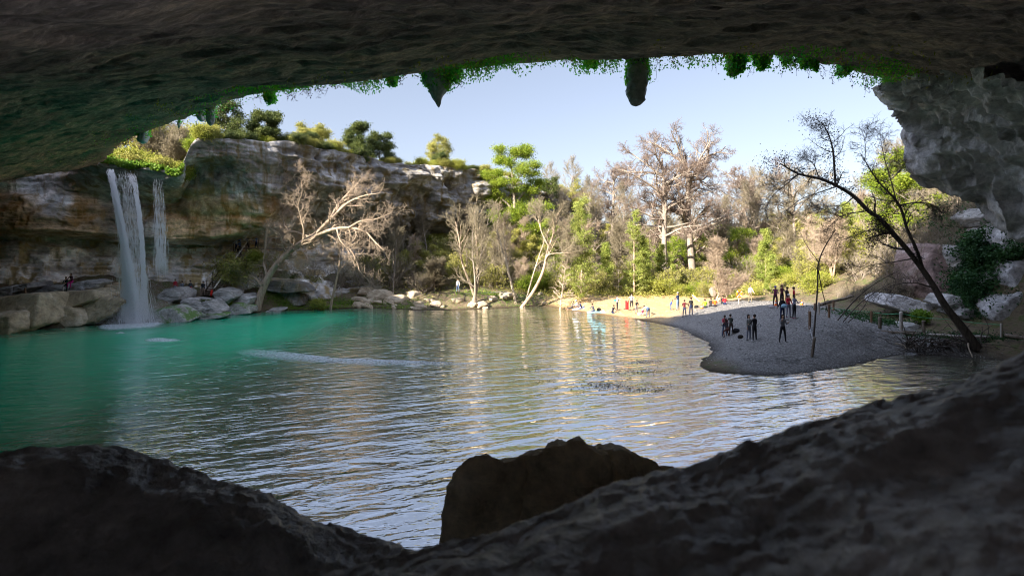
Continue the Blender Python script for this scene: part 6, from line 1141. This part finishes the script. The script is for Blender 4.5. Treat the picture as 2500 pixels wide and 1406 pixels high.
for (p0, p1, r, mt, lb) in [((2138, 812, 34.9), (2264, 819, 34.4), .17, 'wood_old', 'long dark log lying along the path edge'), ((2196, 810, 35.4), (2250, 813, 35.2), .09, 'wood_old', 'shorter log behind the long dark one'), ((2000, 744, 43), (2084, 722, 44), .14, 'wood_old', 'dark fallen beam slanting up behind the posts'), ((2262, 818, 34.2), (2420, 823, 32.6), .10, 'wood_pale', 'pale weathered log edging the path to the right'), ((2455, 817, 32), (2560, 836, 30), .13, 'wood_old', 'log at the right edge behind the foreground rock'),
    ((1240, 712, 66), (1040, 722, 66), .07, 'wood_pale', 'long pale pole lying on the rocks of the far bank'), ((1690, 720, 60), (1712, 740, 58), .09, 'wood_pale', 'short pale branch propped behind the lime green jacket')]:
    a, b_ = at(*p0), at(*p1); K = 12; s = np.linspace(0, 1, K)[:, None]; P = a + (b_ - a) * s; P += .05 * np.stack([noise(P * 1.2 + 9 * j) for j in range(3)], 1); R = r * (1 + .15 * noise(P * 2)) * np.linspace(1, .8, K); R[0] *= .75; R[-1] *= .7; P0 = P[0].copy()
    o = Tubes().add(np.vstack([P[:1] - (b_ - a) * .002, P, P[-1:] + (b_ - a) * .002]) - P0, np.r_[.003, R, .003], 9).build('log', M[mt], None); o.location = tuple(P0); tag(o, lb, 'log', 'logs and beams')
rp = [(2024, 751, 37), (2070, 757, 37.3), (2127, 762, 37.5), (2165, 767, 36.8), (2200, 766, 36), (2250, 775, 35.4), (2310, 779, 34.8), (2380, 788, 33.8), (2445, 793, 32.8)]
o = Tubes().add(resample(np.array([at(*p) for p in rp]), 60), np.full(60, .022), 6).build('rope', plain('green_rope', (.12, .42, .22), .7), None); tag(o, 'thin green rope strung between the posts of the right bank', 'rope')
o = Tubes().add(resample(np.array([at(1977, 797, 33.4), at(1981, 815, 32), at(1986, 832, 30)]), 12), np.full(12, .014), 5).build('rope', plain('white_rope', (.4, .4, .42), .7), None); tag(o, 'slack pale rope hanging from the stout gravel edge post', 'rope')
# roots and driftwood under the right bank
r3 = np.random.default_rng(17); tb = Tubes()
for _ in range(230):
    a = at(r3.uniform(2200, 2410), r3.uniform(826, 850), r3.uniform(31.8, 33.2)); d = A(r3.normal(0, .6), r3.normal(-.2, .3), r3.normal(-.35, .3)); pts = [a]
    for k in range(6): d = d + r3.normal(0, .35, 3); pts.append(pts[-1] + d * .22)
    P = np.array(pts); P[:, 2] = np.maximum(P[:, 2], .02); tb.add(resample(P, 10), np.linspace(r3.uniform(.02, .05), .008, 10), 5)
tag(tb.build('root_tangle', M['bark_dark'], None), 'tangle of dark roots and driftwood under the right bank', 'roots', kind='stuff')
for pts, lb in [([(2185, 838, 31.6), (2205, 842, 31.4), (2212, 850, 31.3)], 'white crooked branch at the left of the root tangle'), ([(2364, 838, 31.2), (2366, 852, 31), (2372, 866, 30.7), (2374, 872, 30.6)], 'white branch hooked down into the water below the leaning trunk'), ([(2300, 812, 34), (2320, 818, 33.8), (2338, 830, 33.2)], 'pale curved branch lying on the path edge')]:
    P = resample(np.array([at(*p) for p in pts]), 12); o = Tubes().add(P - P[0], np.linspace(.05, .02, 12), 6).build('branch', M['bark_white'], None); o.location = tuple(P[0]); tag(o, lb, 'branch')
foam_sheet('foam', [(2208, 862), (2235, 857), (2255, 862), (2240, 866), (2215, 867)], 8, 'white splash of water under the root tangle', .03, 1.0)

# small things on the beach
def things():
    q = stand(1805, 741, 52.5); o = empty('life_ring', tuple(q), 'orange life ring on a post behind the crest of the gravel spit', 'life ring'); a = np.linspace(0, 2 * pi, 25)
    c = A(0, 0, 0.95); P = np.stack([c[0] + .24 * np.cos(a), 0 * a, c[2] + .30 * np.sin(a)], 1); Tubes().add(P, np.full(25, .085), 10).build('ring', plain('orange_foam', (.85, .17, .01), .5), o)
    for k in range(4): t = k * pi / 2 + pi / 4; s = np.linspace(t - .12, t + .12, 4); Tubes().add(np.stack([.24 * np.cos(s), 0 * s, .95 + .30 * np.sin(s)], 1), np.full(4, .09), 10).build('band', pmat(WHT, 'white_band'), o)
    Tubes().add(np.array([[0, .1, -.3], [0, .1, 1.2]]), [.05, .05], 8).build('post', M['wood_pale'], o)
    for px, py, Y, lb in [(1713, 753, 55, 'small orange cone left of the lime green jacket'), (1894, 748, 44, 'orange and white cone between the legs of the group'), (1957, 745, 52, 'faded orange cone beyond the group on the sand')]:
        q = stand(px, py, Y); o = empty('traffic_cone', tuple(q), lb, 'cone', 'orange cones on the sand'); h = .5 if px != 1713 else .3
        Tubes().add(np.array([[0, 0, .03], [0, 0, h * .45]], float), [.13, .085], 12).build('cone', plain('cone_orange', (.85, .16, .02), .5), o); Tubes().add(np.array([[0, 0, h * .45], [0, 0, h * .7]], float), [.085, .055], 12).build('band', pmat(WHT, 'white_band'), o); Tubes().add(np.array([[0, 0, h * .7], [0, 0, h], [0, 0, h + .01]], float), [.055, .03, .003], 12).build('tip', plain('cone_orange', (.85, .16, .02), .5), o); V, Q = box((0, 0, .015), (.32, .32, .03)); mesh('base', V, Q, mats=plain('cone_orange', (.85, .16, .02), .5), parent=o)
    q = at(1740, 714, 60); K = 28; a = np.arange(K) * 2 * pi / K; rings = []
    for s, y in ((.02, -.1), (.8, -.1), (1, -.06), (1, .06), (.8, .1), (.02, .1)): rings.append(np.stack([s * .36 * np.cos(a), y + 0 * a, s * .60 * np.sin(a)], 1) * (1 + .05 * noise(np.stack([np.cos(a), np.sin(a), 0 * a], 1) * 2))[:, None])
    o = mesh('stump_disc', np.array(rings), gridq(6, K, True), mats=M['bark_grey'], smooth=True); o.location = tuple(q); o.rotation_euler = (0, radians(-24), 0); tag(o, 'grey oval face of an upturned stump above the orange jacket', 'stump')
    def mat_(nm, cx, cy, Y, sx, sy, c, lb, cat):
        q = stand(cx, cy, Y); X, Z = np.meshgrid(np.linspace(-sx, sx, 14), np.linspace(-sy, sy, 8)); P = np.stack([X, Z, gz(X + q[0], Z + q[1]) - q[2] + .03 + .015 * noise(np.stack([X, Z, 0 * X], -1) * 6)], -1); Pb = P - A(0, 0, .02); n_ = 14 * 8
        o = mesh(nm, np.vstack([P.reshape(-1, 3), Pb.reshape(-1, 3)]), np.vstack([gridq(8, 14), gridq(8, 14)[:, ::-1] + n_]), mats=pmat(c, nm + '_cloth'), smooth=True); o.location = tuple(q); tag(o, lb, cat)
    mat_('beach_mat', 1455, 761, 56.3, .95, .6, (.22, .48, .55), 'pale blue mat spread on the beach under a sitting person', 'mat'); mat_('towel', 1412, 755, 59, .7, .4, (.55, .55, .6), 'whitish towel at the left tip of the beach', 'towel')
    def bag(px, py, Y, s, c, lb, cat='bag', z=0.0, nm='bag', loc=None):
        q = stand(px, py, Y) if loc is None else loc; o = empty(nm, tuple(q), lb, cat); V, T = ico(3); s = s * .68; P = V * A(.30, .20, .26) * s; P = np.sign(P) * np.abs(P) ** .9 * 1.0; P += .03 * s * noise(P * 8 / s)[:, None]; P[:, 2] = np.maximum(P[:, 2] + .18 * s, .0) + z
        mesh('sack', P, T=T, mats=pmat(c, 'bag_cloth'), parent=o, smooth=True); a = np.linspace(0, pi, 9); Tubes().add(np.stack([.12 * s * np.cos(a), 0 * a - .05 * s, z + .38 * s + .10 * s * np.sin(a)], 1), np.full(9, .014), 5).build('strap', pmat(c, 'bag_cloth'), o)
    bag(1462, 758, 56.5, .9, BLK, 'black bag on the pale blue mat'); bag(1797, 812, 33.8, 1.0, BLK, 'black bag lying right of the huddle on the gravel'); bag(1790, 808, 34, .6, WHT, 'small white bag beside the black bag on the gravel'); bag(1808, 826, 32.6, .75, (.03, .025, .02), 'dark rumpled bag on the gravel left of the pale grey top')
    bag(1561, 769, 52, .8, WHT, 'white and grey bag under the bent-over person'); bag(1884, 752, 42, .7, (.45, .42, .45), 'white and red bag on the ground left of the group'); bag(1700, 752, 55, .9, BLK, 'black backpack on the sand left of the lime green jacket', nm='backpack')
    p = stand(1910, 781, 35.4); bag(0, 0, 0, .8, (.30, .48, .62), 'pale blue drawstring bag worn on the back of the person in the black jacket', loc=p + A(.0, -.22, .88), nm='drawstring_bag'); p = stand(1507, 759, 55.5); bag(0, 0, 0, .55, (.02, .32, .30), 'turquoise pack on the back of the person raising an arm', loc=p + A(-.22, .05, 1.05), nm='backpack')
    p = stand(1542, 757, 55.5); X, Z = np.meshgrid(np.linspace(-.17, .17, 10), np.linspace(0, -.95, 14)); P = np.stack([X, .05 * np.sin(X * 30) , Z], -1); P2 = P + A(0, .02, 0); o = mesh('towel', np.vstack([P.reshape(-1, 3), P2.reshape(-1, 3)]), np.vstack([gridq(14, 10), gridq(14, 10) + 140]), mats=pmat(RED, 'red_towel'), smooth=True); o.location = tuple(p + A(-.50, -.05, 1.0)); tag(o, 'red towel hanging from the hand of the man in the grey T-shirt', 'towel')
    p = stand(1842, 832, 32.3); a = np.linspace(0, 2 * pi, 17); o = Tubes().add(np.stack([.09 * np.cos(a), 0 * a, .13 * np.sin(a)], 1), np.full(17, .018), 6).build('shoulder_bag_strap', pmat((.3, .3, .32), 'strap_cloth'), None); o.location = tuple(p + A(.30, 0, .98)); o['category'] = 'bag strap'; o['label'] = 'looped grey bag strap at the hip of the person all in black'
    for px, py in [(26, 720), (60, 712)]: pass
    post(62, 703, 719, 44.6, 'short reddish post on top of the big square tan boulder', 'wood_post', .07); post(154, 699, 712, 46.6, 'thin pale post on the broad slab below the sitting visitors', 'wood_pale', .05)
things()
finish_people()
# ---------------------------------------------------------------- labels: say where each of the look-alikes stands
def relabel():
    LM = [(230, 'the cave rim'), (310, 'the waterfall'), (450, 'the cliff corner'), (560, 'the stairs'), (650, 'the leaning tree'), (775, 'the olive oak'), (915, 'the juniper pair'), (1062, 'the twisted tree'), (1165, 'the vase-shaped tree'), (1255, 'the fresh-green oak'), (1340, 'the thick leaning trunk'), (1425, 'the pale green cypress'),
      (1500, 'the blue mat'), (1548, 'the slim cypress'), (1622, 'the pale giant cypress'), (1694, 'the dark giant cypress'), (1740, 'the orange jacket'), (1805, 'the life ring'), (1915, 'the group of people'), (1990, 'the thin sapling'), (2080, 'the fallen beam'), (2150, 'the vine clump'), (2200, 'the tall rope post'), (2300, 'the dark trunk'), (2440, 'the pitted boulder')]
    ob = [o for o in bpy.data.objects if o.parent is None and o.get('label')]; by = {}
    for o in ob: by.setdefault(o['label'], []).append(o)
    seen = set(k for k, v in by.items() if len(v) == 1)
    for lb, L in by.items():
        if len(L) < 2: continue
        bins = {}
        for o in L:
            x, y, z = o.location; px = 1250 + x / max(y, 1) * F; i = sum(px > a for a, _ in LM); bins.setdefault(i, []).append(o)
        short = ' '.join(lb.replace(' on the far bank', '').replace(' among the far bank brush', '').replace(' on the far slope', '').replace(' along the cliff edge', '').replace(' behind the lip of the falls', ' above the falls').replace(' on the right bank below the hanging rock', '').replace(' on the creek above the falls', '').replace('tangle of stems dotted with olive leaves', 'olive-dotted stem tangle').replace('small shore stone', 'shore stone').replace(' among the rubble of the far bank', '').split()[:6])
        for i, B in bins.items():
            a = LM[i - 1][1] if i > 0 else None; b = LM[i][1] if i < len(LM) else None
            where = f'between {a} and {b}' if a and b else (f'beyond {a}' if a else f'beside {b}'); B.sort(key=lambda o: o.location[1])
            n_ = len(B); od = ['second', 'third', 'fourth', 'fifth', 'sixth', 'seventh', 'eighth', 'ninth', 'tenth', 'eleventh', 'twelfth', 'thirteenth', 'fourteenth', 'fifteenth', 'sixteenth', 'seventeenth', 'eighteenth', 'nineteenth', 'twentieth']
            for k, o in enumerate(B):
                w_ = '' if n_ == 1 else ('nearest ' if k == 0 else 'farthest ' if k == n_ - 1 else 'middle ' if n_ == 3 else od[min(k - 1, 18)] + ' nearest '); o['label'] = w_ + short + ' ' + where
    for o in bpy.data.objects:
        if o.get('label') and len(str(o['label']).split()) > 16: o['label'] = ' '.join(str(o['label']).split()[:16])
relabel()
